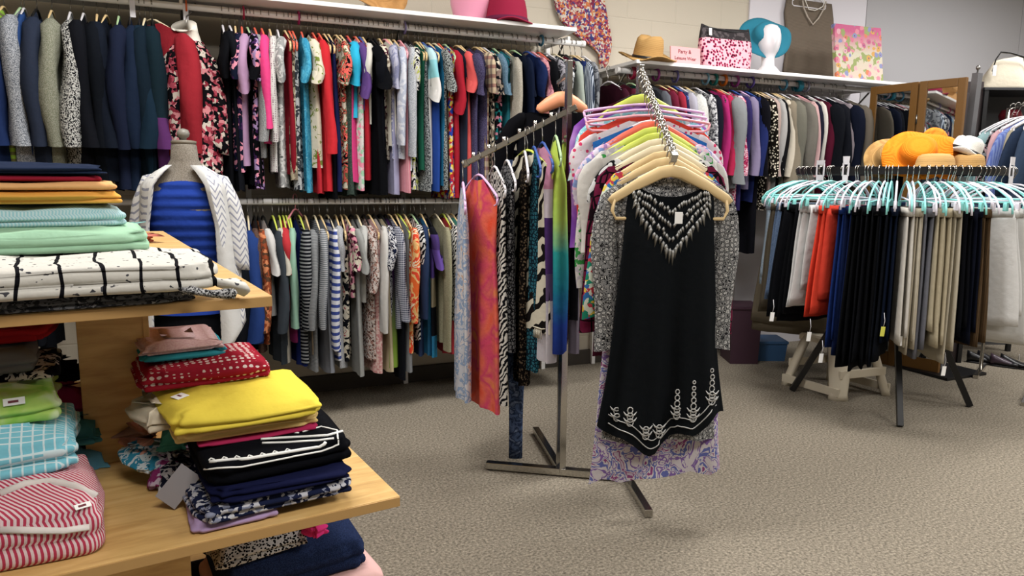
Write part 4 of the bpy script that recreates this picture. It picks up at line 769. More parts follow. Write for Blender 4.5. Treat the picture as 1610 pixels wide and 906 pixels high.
# white embroidery worked into the folded black blouse
B_ = RT_[3]; M_ = (Matrix.Translation(B_.location) @ Matrix.Rotation(B_.rotation_euler.z, 4, 'Z')).inverted()
def on_item(o, px, py):
    v = ray(px, py).normalized(); Mi = (Matrix.Translation(o.location) @ Matrix.Rotation(o.rotation_euler.z, 4, 'Z')).inverted(); hit, p, nn, _ = o.ray_cast(Mi@EYE, Mi.to_3x3()@v)
    return (p+nn*.0015) if hit else None
mb = MB()
for pts, r in (([(322, 738), (380, 734), (440, 722), (505, 710), (532, 700), (530, 678), (505, 672), (470, 682)], .0016), ([(330, 727), (390, 722), (450, 712), (498, 704), (515, 695)], .003), ([(410, 692), (440, 690), (480, 688), (515, 686), (550, 676), (566, 684)], .0026), ([(412, 698), (450, 697), (500, 694), (530, 690)], .0022), ([(470, 682), (420, 680), (380, 680), (350, 678)], .0013)):
    out_ = []
    for i in range(len(pts)-1):
        for j in range(6):
            f = j/6; p = on_item(B_, pts[i][0]+(pts[i+1][0]-pts[i][0])*f, pts[i][1]+(pts[i+1][1]-pts[i][1])*f)
            if p is not None: out_.append(p)
    if len(out_) > 3: mb.tube(out_, r, 5)
    if r == .003:
        for p in out_[::2]: mb.tube([p+Vector((0, .006, 0)), p+Vector((.004, .012, .001)), p+Vector((.008, .006, 0))], .0016, 4)
if mb.v: mb.build('embroidery', paint('white_thread', 'e6e6e2', .8), B_)
for i, (px, py, z, w_, h_, c, pat, ds) in enumerate([(268, 690, .82, .05, .05, '4fa088', 'pl', 'sea green tee crumpled'), (252, 656, .88, .06, .045, 'dcd0b8', 'pl', 'cream top crumpled'), (262, 720, .79, .06, .04, '2f8fb0 d8e6ea 15202c', 'abs', 'blue print tee crumpled'), (262, 762, .742, .075, .06, 'b48fb8 8a2f6a d8c8dc', 'flo', 'purple floral top crumpled'), (288, 775, .735, .06, .06, '1c2030 c9c9cc 5a6478', 'abs', 'black grey print top crumpled'), (248, 700, .80, .045, .04, 'd99a84', 'pl', 'salmon top crumpled')]):
    o = folded('top', fab(pat, c, .5), w_*1.3, .16, h_, 40+i, wob=.018, dome=.6); p = at_z(px, py, z); put(o, (p.x, p.y, ZM+.001 if z < .76 else z-.03), TR+.25*((i % 3)-1)); tag(o, lab(ds+' at the left end of the right middle stack'), 'top', G2)
o = MB().box((-.02, -.0006, -.034), (.02, .0006, .034), .0004).build('price_tag', paint('tag_grey', '8f8d90', .6), None, False); p = at_z(280, 765, ZM+.04); put(o, p, TR-.5, math.radians(-15), math.radians(38)); tag(o, lab('large grey card tag standing beside the purple floral top'), 'tag')
LF = list(stack([
 (-150, 176, 905, .1, .26, fab('vs', 'c23a58 eed6d8', .62), 'blouse', 'pink and white striped blouse with white trim on the middle shelf', 'blouse', dict(layers=2, dome=.35, wob=.012)),
 (-130, 132, 762, .065, .26, fab('grid', '7fcbdc d8eef2', .5), 'shirt', 'aqua checked shirt on the pink striped blouse', 'shirt', dict(layers=2, wob=.012, dome=.4)),
 (-130, 98, 678, .055, .24, fab('tie', '8fd04a b9e070 dfeccb', .4), 'tee', 'lime green tee in the left middle shelf pile', 'tee', dict(layers=2, wob=.012, dome=.4)),
 (-130, 90, 608, .018, .22, fab('abs', '121214 e2e0da 1a1a1e', .5), 'tee', 'black and white tee above the lime one', 'tee', dict(layers=1, wob=.012)),
 (-130, 66, 596, .042, .22, fab('pl', '77787c'), 'jumper', 'grey jumper in the left middle shelf pile', 'jumper', dict(wob=.012)),
 (-130, 88, 546, .03, .2, fab('pl', 'b3121f'), 'tee', 'red tee topmost of the left middle shelf pile', 'tee', dict(wob=.012)),
], ZM+.0008, G3))
bpy.context.view_layer.update()
mb = MB(); mb2 = MB()
for pts, r in (([(0, 778), (40, 762), (80, 758), (115, 766), (150, 782)], .006), ([(0, 832), (50, 834), (100, 834), (140, 828), (174, 816)], .0055)):
    out_ = [on_item(LF[0], *pt) for pt in pts]; out_ = [p for p in out_ if p is not None]
    if len(out_) > 2: mb.tube(out_, r, 8, True, .5)
if mb.v: mb.build('white_trim', fab('pl', 'e9e2dc'), LF[0])
stick_tag(LF[0], 130, 797, .022, .01); stick_tag(LF[2], 22, 631, .03, .012)
for i, (px, py, z, c, ds) in enumerate([(88, 590, .9, '131418', 'black top'), (100, 640, .86, 'a8285f', 'magenta top'), (112, 690, .82, '4a8f9a', 'teal top'), (108, 720, .77, 'cbb68c', 'straw coloured top'), (120, 738, .75, '6fb4d0', 'sky blue top')]):
    o = folded('top', fab('pl', c), .09, .12, .05, 60+i, wob=.02, dome=.6); p = at_z(px, py, z); put(o, (p.x, p.y+.03, z-.03), TR); tag(o, lab(ds+' bunched at the right end of the left middle pile'), 'top', G3)
zj = ZLW+.0008
LW = list(stack([
 (150, 560, 1010, .05, .3, fab('pl', '15151c'), 'jumper', 'black jumper beneath the pale pink top on the bottom shelf', 'jumper', dict(layers=2)),
 (330, 642, 955, .03, .3, fab('pl', 'e6b9b4'), 'tee', 'pale pink tee under the navy jeans on the bottom shelf', 'tee', dict(layers=1)),
 (330, 612, 925, .085, .3, fab('mel', '1a2440 26355a', .6), 'jeans', 'navy denim jeans on top of the bottom shelf pile', 'jeans', dict(dome=.4, wob=.012)),
], zj, G4))
p = at_z(420, 858, .56); o = folded('top', fab('leo', '0f0f12 0f0f12 c9c9c9', .3), .2, .1, .05, 91, dome=.5); put(o, (p.x, p.y+.02, .52), TR+.15); tag(o, lab('black beaded top behind the navy jeans under the middle shelf'), 'top', G4)
p = at_z(507, 832, .56); o = folded('top', fab('pl', 'f0308a'), .05, .1, .05, 92, dome=.5, wob=.012); put(o, (p.x, p.y, .54), TR+.5); tag(o, lab('hot pink corner of a top behind the navy jeans'), 'top', G4)
# ------------------------------------------------------------------ mannequins and what they wear
def ellipse(w_, d_, z, n=28, cy=0, f=None): return [(w_*math.cos(a), cy+d_*math.sin(a)*(1 if not f else f(a)), z) for a in [2*PI*i/n for i in range(n)]]
MD = 3.12; mp_ = at_d(292, 280, MD); mrz = math.atan2(HR.y, HR.x)+.2
zt0 = at_d(292, 222, MD).z; zs0 = at_d(292, 262, MD).z
e = empty('dress_form', (mp_.x, mp_.y, 0), mrz); tag(e, 'grey linen dress form on a stand wearing blue top and chevron cardigan', 'mannequin')
LINEN = fab('mel', '7d766c 9a9388')
def sec(rows, nm, mat, par=e, n=32): return MB().loft([ellipse(a, b, z, n, c) for a, b, z, c in rows]).build(nm, mat, par)
sec([(.145, .09, .62, 0), (.16, .105, .75, 0), (.125, .09, .98, 0), (.15, .11, 1.14, -.01), (.165, .1, 1.22, 0), (.15, .07, 1.3, 0), (.075, .055, zs0-.005, 0), (.055, .052, zs0+.03, 0), (.05, .05, zt0-.02, 0), (.046, .046, zt0-.012, 0)], 'torso', LINEN)
sec([(.048, .048, zt0-.012, 0), (.05, .05, zt0-.008, 0), (.05, .05, zt0, 0), (.03, .03, zt0+.004, 0)], 'neck_cap', paint('neck_cap_wood', '6f685c', .5))
MB().lathe([(.012, zt0), (.012, zt0+.012), (.022, zt0+.018), (.026, zt0+.032), (.02, zt0+.046), (.004, zt0+.052)], 20).build('finial', paint('finial_grey', '7c7a72', .4), e)
MB().tube([(0, 0, .02), (0, 0, .65)], .016, 12).build('stand_pole', M_STEEL, e)
MB().lathe([(.01, 0), (.16, 0), (.165, .012), (.03, .035), (.016, .06)], 32).build('stand_base', M_BLACK, e)
def ruched(rows, nm, mat, label, cat, amp, fr):
    lp = []; z1 = rows[-1][2]; z0 = rows[0][2]; k = 60
    for j in range(k+1):
        z = z0+(z1-z0)*j/k; i = max(i for i in range(len(rows)-1) if rows[i][2] <= z+1e-6); a, b = rows[i], rows[i+1]; f = (z-a[2])/(b[2]-a[2])
        w_, d_ = a[0]+(b[0]-a[0])*f, a[1]+(b[1]-a[1])*f; g = amp*math.sin(fr*z); L = []
        for q in range(36):
            an = 2*PI*q/36; h_ = g*(1+.4*math.sin(3*an+z*20)); L.append(((w_+h_)*math.cos(an), (d_+h_)*math.sin(an), z))
        lp.append(L)
    o = MB().loft(lp, False).build(nm, mat); put(o, (mp_.x, mp_.y, 0), mrz); tag(o, lab(label), cat); return o
ruched([(.165, .115, .72), (.14, .105, .95), (.16, .125, 1.12), (.165, .112, 1.215), (.125, .085, 1.275), (.09, .068, 1.3)], 'tank_top', fab('pl', '1c3f9e'), 'royal blue ruched top on the dress form', 'top', .0045, 150)
lp = []
for j in range(13):
    v = j/12; lp.append([((.15+.05*v)*math.cos(a), (.108+.05*v)*math.sin(a)*(1+.05*math.sin(9*a)*v), .75-.55*v) for a in [2*PI*q/48 for q in range(48)]])
o = MB().loft(lp, False).build('skirt', fab('pl', '0f1116')); put(o, (mp_.x, mp_.y, 0), mrz); tag(o, lab('black skirt on the dress form below the cardigan'), 'skirt')
# open cardigan: back plus two hanging fronts that leave the blue top showing
CH = fab('chv', 'e6e6e4 9da0b0', 1.9); lp = []; nz = 26
zb_ = at_d(292, 500, MD).z
for j in range(nz+1):
    v = j/nz; z = zs0+.005+(zb_-zs0)*v
    w_ = .075+.1*min(1, v/.1)**.8 if v < .1 else .175+.04*v; d_ = .06+.06*min(1, v/.1)+.035*v; op = .5+.3*min(1, v*3)-.1*v
    L = []
    for q in range(45):
        a = -PI/2+op+(2*PI-2*op)*q/44; ed = max(0, 1-min(q, 44-q)/6); rr = 1+.04*math.sin(7*a+3*v)*v
        L.append((w_*rr*math.cos(a), d_*rr*math.sin(a)-.02*ed, z-.16*ed*v*v-.02*abs(math.cos(a))*min(1, v*4)))
    lp.append(L)
ci = [[(p[0]*.965, p[1]*.955, p[2]) for p in L] for L in lp]
mb = MB(); mb.loft([list(a)+list(reversed(b)) for a, b in zip(lp, ci)], True)
o = mb.build('cardigan', CH); put(o, (mp_.x, mp_.y, 0), mrz); tag(o, lab('white and grey chevron open cardigan on the dress form'), 'cardigan'); CD_ = o
for sx in (-1, 1):
    rg = []
    for j in range(14):
        s_ = j/13; r = .05*(.5+.5*min(1, s_*4))*(1-.15*s_); cx = .145+.035*min(1, s_*2)+.02*s_; z = zs0-.035-.40*s_
        rg.append([(sx*(cx+r*math.cos(a)), .0+r*.95*math.sin(a)*(1+.08*math.sin(10*s_)), z-.25*r*math.cos(a)) for a in [2*PI*i/16 for i in range(16)]])
    MB().loft(rg).build('sleeve', CH, CD_)
    lpb = []
    for j in range(nz+1):
        L = lp[j]; p = L[0] if sx > 0 else L[-1]; q = L[5] if sx > 0 else L[-6]
        lpb.append([(p[0], p[1]-.006, p[2]), (q[0], q[1]-.009, q[2]), (q[0], q[1]-.002, q[2]), (p[0], p[1]+.002, p[2])])
    MB().loft(lpb).build('front_band', fab('pl', 'd9d9d6'), CD_)
# white half torso hung from the upper rail, in a floral blouse
hp = at_Y(293, 60, RY-.1); hz_ = math.atan2(HR.y, HR.x)+.1
e = empty('hanging_form', (hp.x, hp.y, ZU), hz_); tag(e, 'white plastic half torso form hanging from the upper rail', 'mannequin'); zc = at_Y(285, 50, RY-.1).z-ZU
WPL = paint('ivory_plastic', 'ddd8cc', .4)
mb = MB().loft([ellipse(.12, .07, zc-.62, 28), ellipse(.11, .08, zc-.4, 28), ellipse(.115, .08, zc-.2, 28), ellipse(.1, .06, zc-.1, 28), ellipse(.07, .06, zc-.05, 28), ellipse(.058, .055, zc, 28, -.012), [(x, y-.01, z+.035*(y/.05)) for x, y, z in ellipse(.057, .054, zc+.035, 28, -.015)]])
mb.build('torso', WPL, e)
MB().tube([(0, 0, zc+.02), (0, .02, -.06), (0, .16, .0), (0, .18, .025), (0, .16, .03)], .004, 8).build('hook', M_STEEL, e)
FL = fab('flo', '121014 121014 b5485a d98a90 121014 d8cdbf 8a2a3a', .95)
lp = []; hb = at_Y(300, 285, RY-.16).z-ZU
for j in range(15):
    v = j/14; w_ = .075+(.132-.075)*min(1, v/.14)**.75; d_ = .055+.06*min(1, v/.16); lp.append([((w_+.012*math.sin(3*v*3+5*a)*v)*math.cos(a), (d_+.006*math.sin(9*a)*v)*math.sin(a), zc-.045-.1*min(1, v/.14)*abs(math.cos(a))**1.2*(1 if v < .14 else 1)+(hb-zc+.14)*max(0, v-.05)) for a in [2*PI*i/36 for i in range(36)]])
o = MB().loft(lp, False).build('blouse', FL); put(o, (hp.x, hp.y, ZU), hz_); tag(o, lab('black and pink floral blouse on the hanging white torso form'), 'blouse')
for sx in (-1, 1):
    rg = []
    for j in range(12):
        s_ = j/11; r = .045*(.5+.5*min(1, s_*4))*(1-.15*s_); rg.append([(sx*(.105+.03*min(1, s_*2)+r*math.cos(a)), r*.9*math.sin(a), zc-.11-.46*s_-.3*r*math.cos(a)) for a in [2*PI*i/14 for i in range(14)]])
    MB().loft(rg).build('sleeve', FL, o)
for px, nm in ((209, 'left of the red wool jacket'), (292, 'above the hanging torso form')):
    p = at_Y(px, 18, RY); o = MB().box((-.012, -.024, -.075), (.012, -.02, .012), .001).build('size_tab', M_PLW, smooth=False); put(o, (p.x, RY, ZU-.0)); tag(o, lab('white plastic size tab on the upper rail '+nm), 'size tab')
# ------------------------------------------------------------------ things on the shorter shelf and the panelled wall
def sheet(name, mat, rows, th=.008, n=26, fold=.012, k=3.2, ph=0):
    """Cloth hung flat against a wall: rows of (x_left, x_right, z) front and back, with soft folds."""
    lp = []
    for i, (x0, x1, z) in enumerate(rows):
        fr = [(x0+(x1-x0)*q/n, -th-fold*(.6+.4*math.sin(k*2*PI*q/n+ph+.3*i))*min(1, i/3+.2), z) for q in range(n+1)]
        bk = [(x0+(x1-x0)*q/n, -.001, z) for q in reversed(range(n+1))]
        lp.append(fr+bk)
    return MB().loft(lp).build(name, mat)
WY = YW-.03
def wp(px, py, Y=WY): return at_Y(px, py, Y)
# knitted brown top on the panel
o0 = wp(1272, 60); KN = fab('hs', '75695c 84786a', .28)
pts = [(1236, 1306, 2), (1232, 1308, 25), (1234, 1308, 50), (1235, 1311, 80), (1231, 1316, 105), (1229, 1319, 122)]
rows = [((wp(a, y).x-o0.x), (wp(b, y).x-o0.x), wp((a+b)/2, y).z-o0.z) for a, b, y in pts]
o = sheet('knit_top', KN, rows, .012, 26, .012, 3.1); put(o, o0); tag(o, lab('brown knitted sleeveless top hanging on the white panel'), 'top')
mb = MB(); q = [wp(x, y)-o0 for x, y in ((1257, 2), (1259, 14), (1265, 28), (1273, 40), (1282, 30), (1290, 16), (1294, 4))]; mb.tube([v+Vector((0, -.03, 0)) for v in q], .006, 8); mb.build('neck_trim', fab('pl', 'c9beb0'), o)
q = [wp(x, y)-o0 for x, y in ((1260, 0), (1266, 16), (1276, 18), (1288, 12), (1292, 0))]; mb = MB().tube([v+Vector((0, -.034, 0)) for v in q], .0035, 6); n_ = mb.build('necklace', paint('necklace_white', 'e6e2d8', .3)); put(n_, o0); tag(n_, lab('white bead necklace over the brown knitted top'), 'necklace')
h = hanger(M_PLW, M_STEEL, 'tube', .17, .08, -.05); put(h, wp(1272, -22)+Vector((0, -.012, 0)), 0); tag(h, lab('white hanger holding the brown knitted top on the panel'), 'hanger')
# flower painting
PT_ = NT('flower_painting', .6, 0, .3); v = PT_.n('VectorMath', 0, dict(operation='ADD'), _0=PT_.xyz(), _1=PT_.n('VectorMath', 0, dict(operation='SCALE'), _0=PT_.n('TexNoise', 1, Vector=PT_.xyz(), Scale=18), Scale=.03))
vo = PT_.n('TexVoronoi', 1, Vector=v, Scale=21); sp_ = PT_.t.nodes.new('ShaderNodeSeparateColor'); PT_.t.links.new(vo, sp_.inputs[0]); vd = PT_.n('TexVoronoi', 0, Vector=v, Scale=21)
pet = PT_.ramp(sp_.outputs[0], ['e3889a', 'd9a13f', 'c95a86', 'e8b0b8', '8a8fc0', 'e07a4a', 'dd6f90'])
grd = PT_.ramp(PT_.axis(2), ['dfc7b8', 'd9d2b8', 'cf4f86'], [.0, .2, .36], False)
ctr = PT_.mix(PT_.math('LESS_THAN', vd, .12), pet, lin('7a4a7a')); PT_.out(PT_.n('HueSaturation', 0, Value=.72, Saturation=.95, Color=PT_.mix(PT_.math('LESS_THAN', vd, .42), PT_.mix(PT_.math('GREATER_THAN', PT_.noise(14), .56), grd, lin('9aa860')), ctr)), PT_.noise(60), .2)
pa, pb = on_shelf(1321, RY+.0, ZS2), on_shelf(1391, RY+.0, ZS2); W = (pb-pa).length; Hh = at_Y(1355, 43, RY+.05).z-ZS2
o = MB().box((-W/2, -.016, 0), (W/2, .016, Hh), .003).build('painting', PT_.m, smooth=False); put(o, (pa+pb)/2+Vector((0, -.02, .004)), -.06, math.radians(-9)); tag(o, lab('painting of bright flowers leaning at the right end of the shelf'), 'painting')
# teal hat on a white head
hd = on_shelf(1213, RY-.03, ZS2); e = empty('head_form', hd, -.35); tag(e, 'white mannequin head wearing the teal hat on the shelf', 'mannequin head')
def face(p, r, a):
    x, y, z = p; f = max(0, -math.sin(a)); c = math.cos(a)
    if .14 < z < .30:
        y -= .026*f**8*math.exp(-((z-.205)/.028)**2)*math.exp(-(c/.2)**2)          # nose
        y += .013*f**4*math.exp(-((z-.228)/.014)**2)*math.exp(-((abs(c)-.42)/.2)**2) # eye sockets
        y -= .009*f**5*math.exp(-((z-.17)/.008)**2)*math.exp(-(c/.35)**2)            # lips
        y -= .010*f**4*math.exp(-((z-.145)/.014)**2)*math.exp(-(c/.4)**2)            # chin
        x += .006*math.copysign(1, c)*abs(c)**9*math.exp(-((z-.21)/.022)**2)
    return (x*.86, y*1.08, z)
MB().lathe([(.002, 0), (.085, 0), (.09, .012), (.075, .03), (.05, .055), (.046, .09), (.05, .118), (.06, .135), (.073, .155), (.08, .18), (.084, .205), (.086, .23), (.085, .255), (.076, .29), (.055, .315), (.02, .328), (.002, .33)], 48, warp=face).build('head', M_PLW, e)
hat('sun_hat', .095, .09, .185, paint('teal_felt', '1f6f85', .9), 'teal wide-brimmed hat on the white mannequin head', hd+Vector((0, .045, .25)), math.radians(62), 0, -.35, .012, None, 0, .006)
# animal print bag
ba, bb = on_shelf(1106, RY-.05, ZS2), on_shelf(1184, RY-.05, ZS2); W = (bb-ba).length; bh = at_Y(1145, 44, RY-.05).z-ZS2
BG = NT('bag_cloth', .85, 0, .2); vv = BG.n('TexVoronoi', 0, Vector=BG.xyz(), Scale=48); bd = BG.axis(2)
BG.out(BG.mix(BG.math('GREATER_THAN', BG.math('ADD', bd, BG.math('MULTIPLY', BG.noise(20), .01)), bh*.72), BG.ramp(BG.math('ADD', vv, BG.math('MULTIPLY', BG.noise(60), .25)), ['14060c', '8f1f4a', 'e3a6b0'], [0, .36, .56]), BG.ramp(BG.noise(30), ['2a2628', '4a4446'], [.4, .55])), BG.noise(50), .2)
lp = []
for j in range(13):
    v = j/12; ww = W/2*(.93+.1*math.sin(PI*v*.9)); dd = .055*(1-.75*v**2.2); z = bh*v
    lp.append([(ww*math.copysign(abs(math.cos(a))**.45, math.cos(a)), dd*math.copysign(abs(math.sin(a))**.6, math.sin(a))*(1+.08*math.sin(5*a)), z+.012*v**6*math.cos(2*a)) for a in [2*PI*i/40 for i in range(40)]])
o = MB().loft(lp).build('handbag', BG.m); put(o, (ba+bb)/2+Vector((0, .0, .002)), 0, math.radians(-4)); tag(o, lab('pink and black animal print bag between the sign and the head'), 'bag')
MB().tube([(-W*.46, -.01, bh*.97), (-W*.2, -.016, bh*.93), (W*.1, -.017, bh*.9), (W*.46, -.01, bh*.98)], .007, 8).build('handle', M_BLACK, o)
price = MB().box((-.011, -.001, -.022), (.011, .001, .022)).build('price_tag', paint('tag_white', 'f2f2f0', .6), o, False); price.location = (-W*.4, -.05, bh*.82)
# floral scarf by the end of the long shelf
SCF = fab('flo', 'd9cfc0 b04a62 d98a4a 4a4a8a e0d5c8 8a2f4a c9685a', .75); o0 = wp(905, 40, YW-.02)
pts = [(868, 948, -14), (869, 950, 0), (873, 953, 20), (880, 957, 36), (893, 959, 50), (912, 961, 64), (930, 960, 76), (940, 959, 86), (941, 956, 97), (942, 950, 108)]
rows = [((wp(a, y, YW-.02).x-o0.x), (wp(b, y, YW-.02).x-o0.x), wp((a+b)/2, y, YW-.02).z-o0.z) for a, b, y in pts]
o = sheet('scarf', SCF, rows, .006, 26, .018, 2.4); put(o, o0); tag(o, lab('colourful floral scarf pinned to the block wall right of the shelf'), 'scarf')
# ------------------------------------------------------------------ folding mirror, fixtures at the right
MIR = paint('mirror_glass', 'd9dcdc', .02, 1); GF = paint('ochre_frame', '6b4a20', .45)
dm = 5.12; M0, M1, M2_ = at_d(1363, 200, dm+.26), at_d(1439, 200, dm-.06), at_d(1514, 200, dm-.3); mh = at_d(1437, 130, dm).z
e = empty('folding_mirror', (M1.x, M1.y, 0)); tag(e, 'two-panel folding mirror in ochre wooden frames behind the round rack', 'mirror')
for A, B in ((M0, M1), (M1, M2_)):
    d = Vector((B.x-A.x, B.y-A.y, 0)); W = d.length-.012; rz = math.atan2(d.y, d.x); s0 = Vector((A.x-M1.x, A.y-M1.y, 0))+d.normalized()*.006
    pn = empty('mirror_panel', s0, rz); pn.parent = e
    for a, b in (((0, 0, 0), (.05, .03, mh)), ((W-.05, 0, 0), (W, .03, mh)), ((.05, 0, mh-.055), (W-.05, .03, mh)), ((.05, 0, 0), (W-.05, .03, .1))): MB().box(a, b, .004).build('frame_rail', GF, pn, False)
    MB().box((.045, .008, .09), (W-.045, .022, mh-.05)).build('mirror_glass', MIR, pn, False)
for z in (.4, 1.0, mh-.25): MB().tube([(0, -.004, z-.03), (0, -.004, z+.03)], .006, 8).build('hinge', M_STEEL, e)
# dark cabinet edge and metal pole right of the mirror
a = at_d(1516, 130, 5.2); o = MB().box((0, 0, 0), (.14, .45, at_d(1530, 128, 5.2).z), .004).build('cabinet', paint('dark_brown_board', '2a2122', .5), None, False); put(o, (a.x, a.y, 0), math.atan2(HR.y, HR.x)); tag(o, lab('dark brown cabinet side standing right of the folding mirror'), 'cabinet')
MB().box((.02, -.006, .1), (.12, 0, at_d(1530, 128, 5.2).z-.08), .002).build('panel', paint('dark_brown_panel', '30282a', .5), o, False)
a = at_d(1537, 115, 4.95); b_ = at_d(1521, 240, 4.95); ax = Vector((b_.x-a.x, b_.y-a.y, 0))
e = empty('steel_stand', (a.x, a.y, 0)); tag(e, 'grey square steel pole stand leaning beside the black shelf', 'pole stand')
k_ = (b_-a)/(b_.z-a.z); ft = k_*(-a.z)
MB().bar((0, 0, a.z), (ft.x, ft.y, .02), .045, .045, .003).build('pole', paint('grey_steel', '77777a', .4, .6), e, False)
MB().lathe([(.006, 0), (.006, .02), (.014, .028), (.012, .042), (.003, .05)], 12).build('top_hook', M_STEEL, e).location = (0, 0, a.z)
MB().box((-.2, -.2, 0), (.2, .2, .02), .004).build('foot_plate', M_BLACK, e, False).location = (ft.x, ft.y, 0)
# black shelf unit
sd = 5.2; a = at_d(1550, 140, sd); W = .62; sh = at_d(1570, 138, sd).z
e = empty('shelf_unit', (a.x, a.y, 0), math.atan2(HR.y, HR.x)); tag(e, 'black metal shelf unit at the right edge of the picture', 'shelf unit')
for x in (0, W):
    for y in (0, .38): MB().box((x-.015, y-.015, 0), (x+.015, y+.015, sh), .002).build('upright', M_BLACK, e, False)
for z in (sh, 1.62, 1.2, .6): MB().box((-.02, -.02, z-.018), (W+.02, .4, z), .002).build('shelf', paint('dark_shelf', '26262a', .5), e, False)
MB().box((.0, .385, .05), (W, .4, sh)).build('back_panel', paint('back_grey', '4a4a4c', .6), e, False)
RM = Matrix.Rotation(math.atan2(HR.y, HR.x), 4, 'Z')
def on_unit(x, y, z): return Vector((a.x, a.y, 0)) + RM.to_3x3() @ Vector((x, y, z))
# cream handbag on top
lp = []
for j in range(11):
    v = j/10; ww = .17*(1-.45*v**1.4); dd = .07*(1-.7*v**2); lp.append([(.2+.03*v+ww*math.copysign(abs(math.cos(q))**.6, math.cos(q))*(1+.04*math.sin(5*q+4*v)), .15+dd*math.sin(q)*(1+.1*math.sin(4*q)), .22*v+(.02*math.cos(q)*v)) for q in [2*PI*i/32 for i in range(32)]])
o = MB().loft(lp).build('handbag', fab('pl', 'c9c0ad')); put(o, on_unit(0, 0, sh+.002), math.atan2(HR.y, HR.x)); tag(o, lab('cream cloth handbag with black strap on the black shelf unit'), 'bag')
MB().tube([(.09, .09, .12), (.10, .08, .2), (.13, .08, .25), (.2, .08, .245), (.3, .08, .215), (.38, .1, .18)], .009, 8, True, .5).build('strap', M_BLACK, o)
MB().box((.085, .075, .09), (.108, .082, .16), .002).build('buckle', paint('tag_white', 'f2f2f0', .6), o, False)
GL = NT('red_glass', .05, 0, .5); GL.b.inputs['Base Color'].default_value = lin('8a2f3a'); GL.b.inputs['Transmission Weight'].default_value = .7
o = MB().lathe([(.03, 0), (.045, .004), (.05, .02), (.018, .05), (.02, .07), (.06, .11), (.075, .16), (.06, .2), (.055, .2), (.068, .16), (.055, .115), (.01, .075), (.005, .01)], 24).build('vase', GL.m); put(o, on_unit(.27, .12, 1.621)); tag(o, lab('red glass vase inside the black shelf unit'), 'vase')
# shirts hanging on the rail in front of the shelf unit
Sa, Sb = at_d(1580, 200, 4.95), at_d(1668, 200, 4.3); zr = at_d(1583, 170, 4.95).z
e = empty('shirt_rail', (Sa.x, Sa.y, 0)); tag(e, 'chrome shirt rail in front of the black shelf unit', 'clothes rack')
dl = Vector((Sb.x-Sa.x, Sb.y-Sa.y, 0)); MB().tube([(0, 0, zr), tuple(dl+Vector((0, 0, zr)))], .012, 12).build('rail', M_CHROME, e)
for f in (.03, .97): 
    MB().tube([tuple(dl*f), tuple(dl*f+Vector((0, 0, zr)))], .012, 12).build('upright', M_CHROME, e)
    MB().bar(dl*f+Vector((-.2, -.1, .012)), dl*f+Vector((.2, .1, .012)), .03, .024).build('foot', M_CHROME, e, False)
rzS = math.atan2(HR.y, HR.x); prev = None
for i, (f, pat, cols, desc, k) in enumerate([(.12, 'pl', '86aeb4', 'aqua shirt', 'L'), (.22, 'pl', '9ec0c4', 'pale aqua shirt', 'L'), (.36, 'flo', '141418 141418 8a8f94 141418 b59aa0', 'black floral shirt', 'L'), (.5, 'pl', 'd9aeb4', 'pastel pink shirt', 'L'), (.6, 'vs', '6a7fc9 8aa0dc', 'blue pinstripe shirt', 'L'), (.7, 'pl', 'b5ad96', 'beige shirt', 'L'), (.82, 'pl', '2c3a52', 'navy work shirt', 'L'), (.92, 'pl', '3a4a62', 'slate blue shirt', 'L')]):
    p = Vector((Sa.x, Sa.y, zr))+dl*f; o = garment('shirt', fab(pat, cols), .62, k, w=.2, t=.022, seed=970+i, slope=.62); put(o, p, rzS+.12*math.sin(3*i)); tag(o, lab(desc+' on the rail before the black shelf unit'), 'shirt', 'shirts on the chrome rail')
    h = hanger(HC['w'][1]); put(h, p, rzS+.12*math.sin(3*i)); tag(h, lab('white hanger holding the '+desc+' at the right edge'), 'hanger', 'hangers on the chrome shirt rail')
# ------------------------------------------------------------------ on the floor under and around the round rack
STP = paint('ivory_stool_plastic', 'cfc5b0', .45)
q0, q1, q2, q3 = at_z(1318, 632, 0), at_z(1402, 622, 0), at_z(1226, 604, 0), None
q3 = q1+(q2-q0); cs = (q1+q2)/2
e = empty('step_stool', cs); tag(e, 'ivory plastic step stool standing under the round rack', 'step stool'); hs = .34
tops = [cs+(q-cs)*.66+Vector((0, 0, hs)) for q in (q0, q1, q3, q2)]; feet = [q0, q1, q3, q2]
mb = MB(); lp = []
for z, k in ((-.03, 1.06), (0, 1.06), (.012, 1.0), (.014, .5)):
    L = []
    for i in range(4):
        for f in (0, .25, .5, .75): p = tops[i].lerp(tops[(i+1) % 4], f)-cs; L.append((p.x*k, p.y*k, hs+z))
    lp.append(L)
mb.loft(lp); mb.build('seat', STP, e, False)
for i in range(4):
    a_, b_ = tops[i]-cs, feet[i]-cs; wd = .105 if i == 0 else .06
    u = (feet[(i+1) % 4]-feet[i]).normalized(); v2 = (feet[i-1]-feet[i]).normalized(); c_ = (u+v2).normalized(); s_ = Vector((-c_.y, c_.x, 0))
    lp = []
    for f, k in ((0, 1.15), (.5, 1.0), (.9, .85), (1, .95)):
        p = a_.lerp(b_, f); w2 = wd*k/2*1.25; lp.append([tuple(p+s_*w2*math.cos(t2)+c_*(.018+.03*(math.cos(t2)**2))*1.0-c_*.03*math.sin(t2)*0+c_*(-.012 if math.sin(t2) < 0 else .012)) for t2 in [2*PI*j/12 for j in range(12)]])
    lp = [[(x, y, max(z, 0.0)) for x, y, z in L] for L in lp]
    MB().loft(lp).build('leg', STP, e)
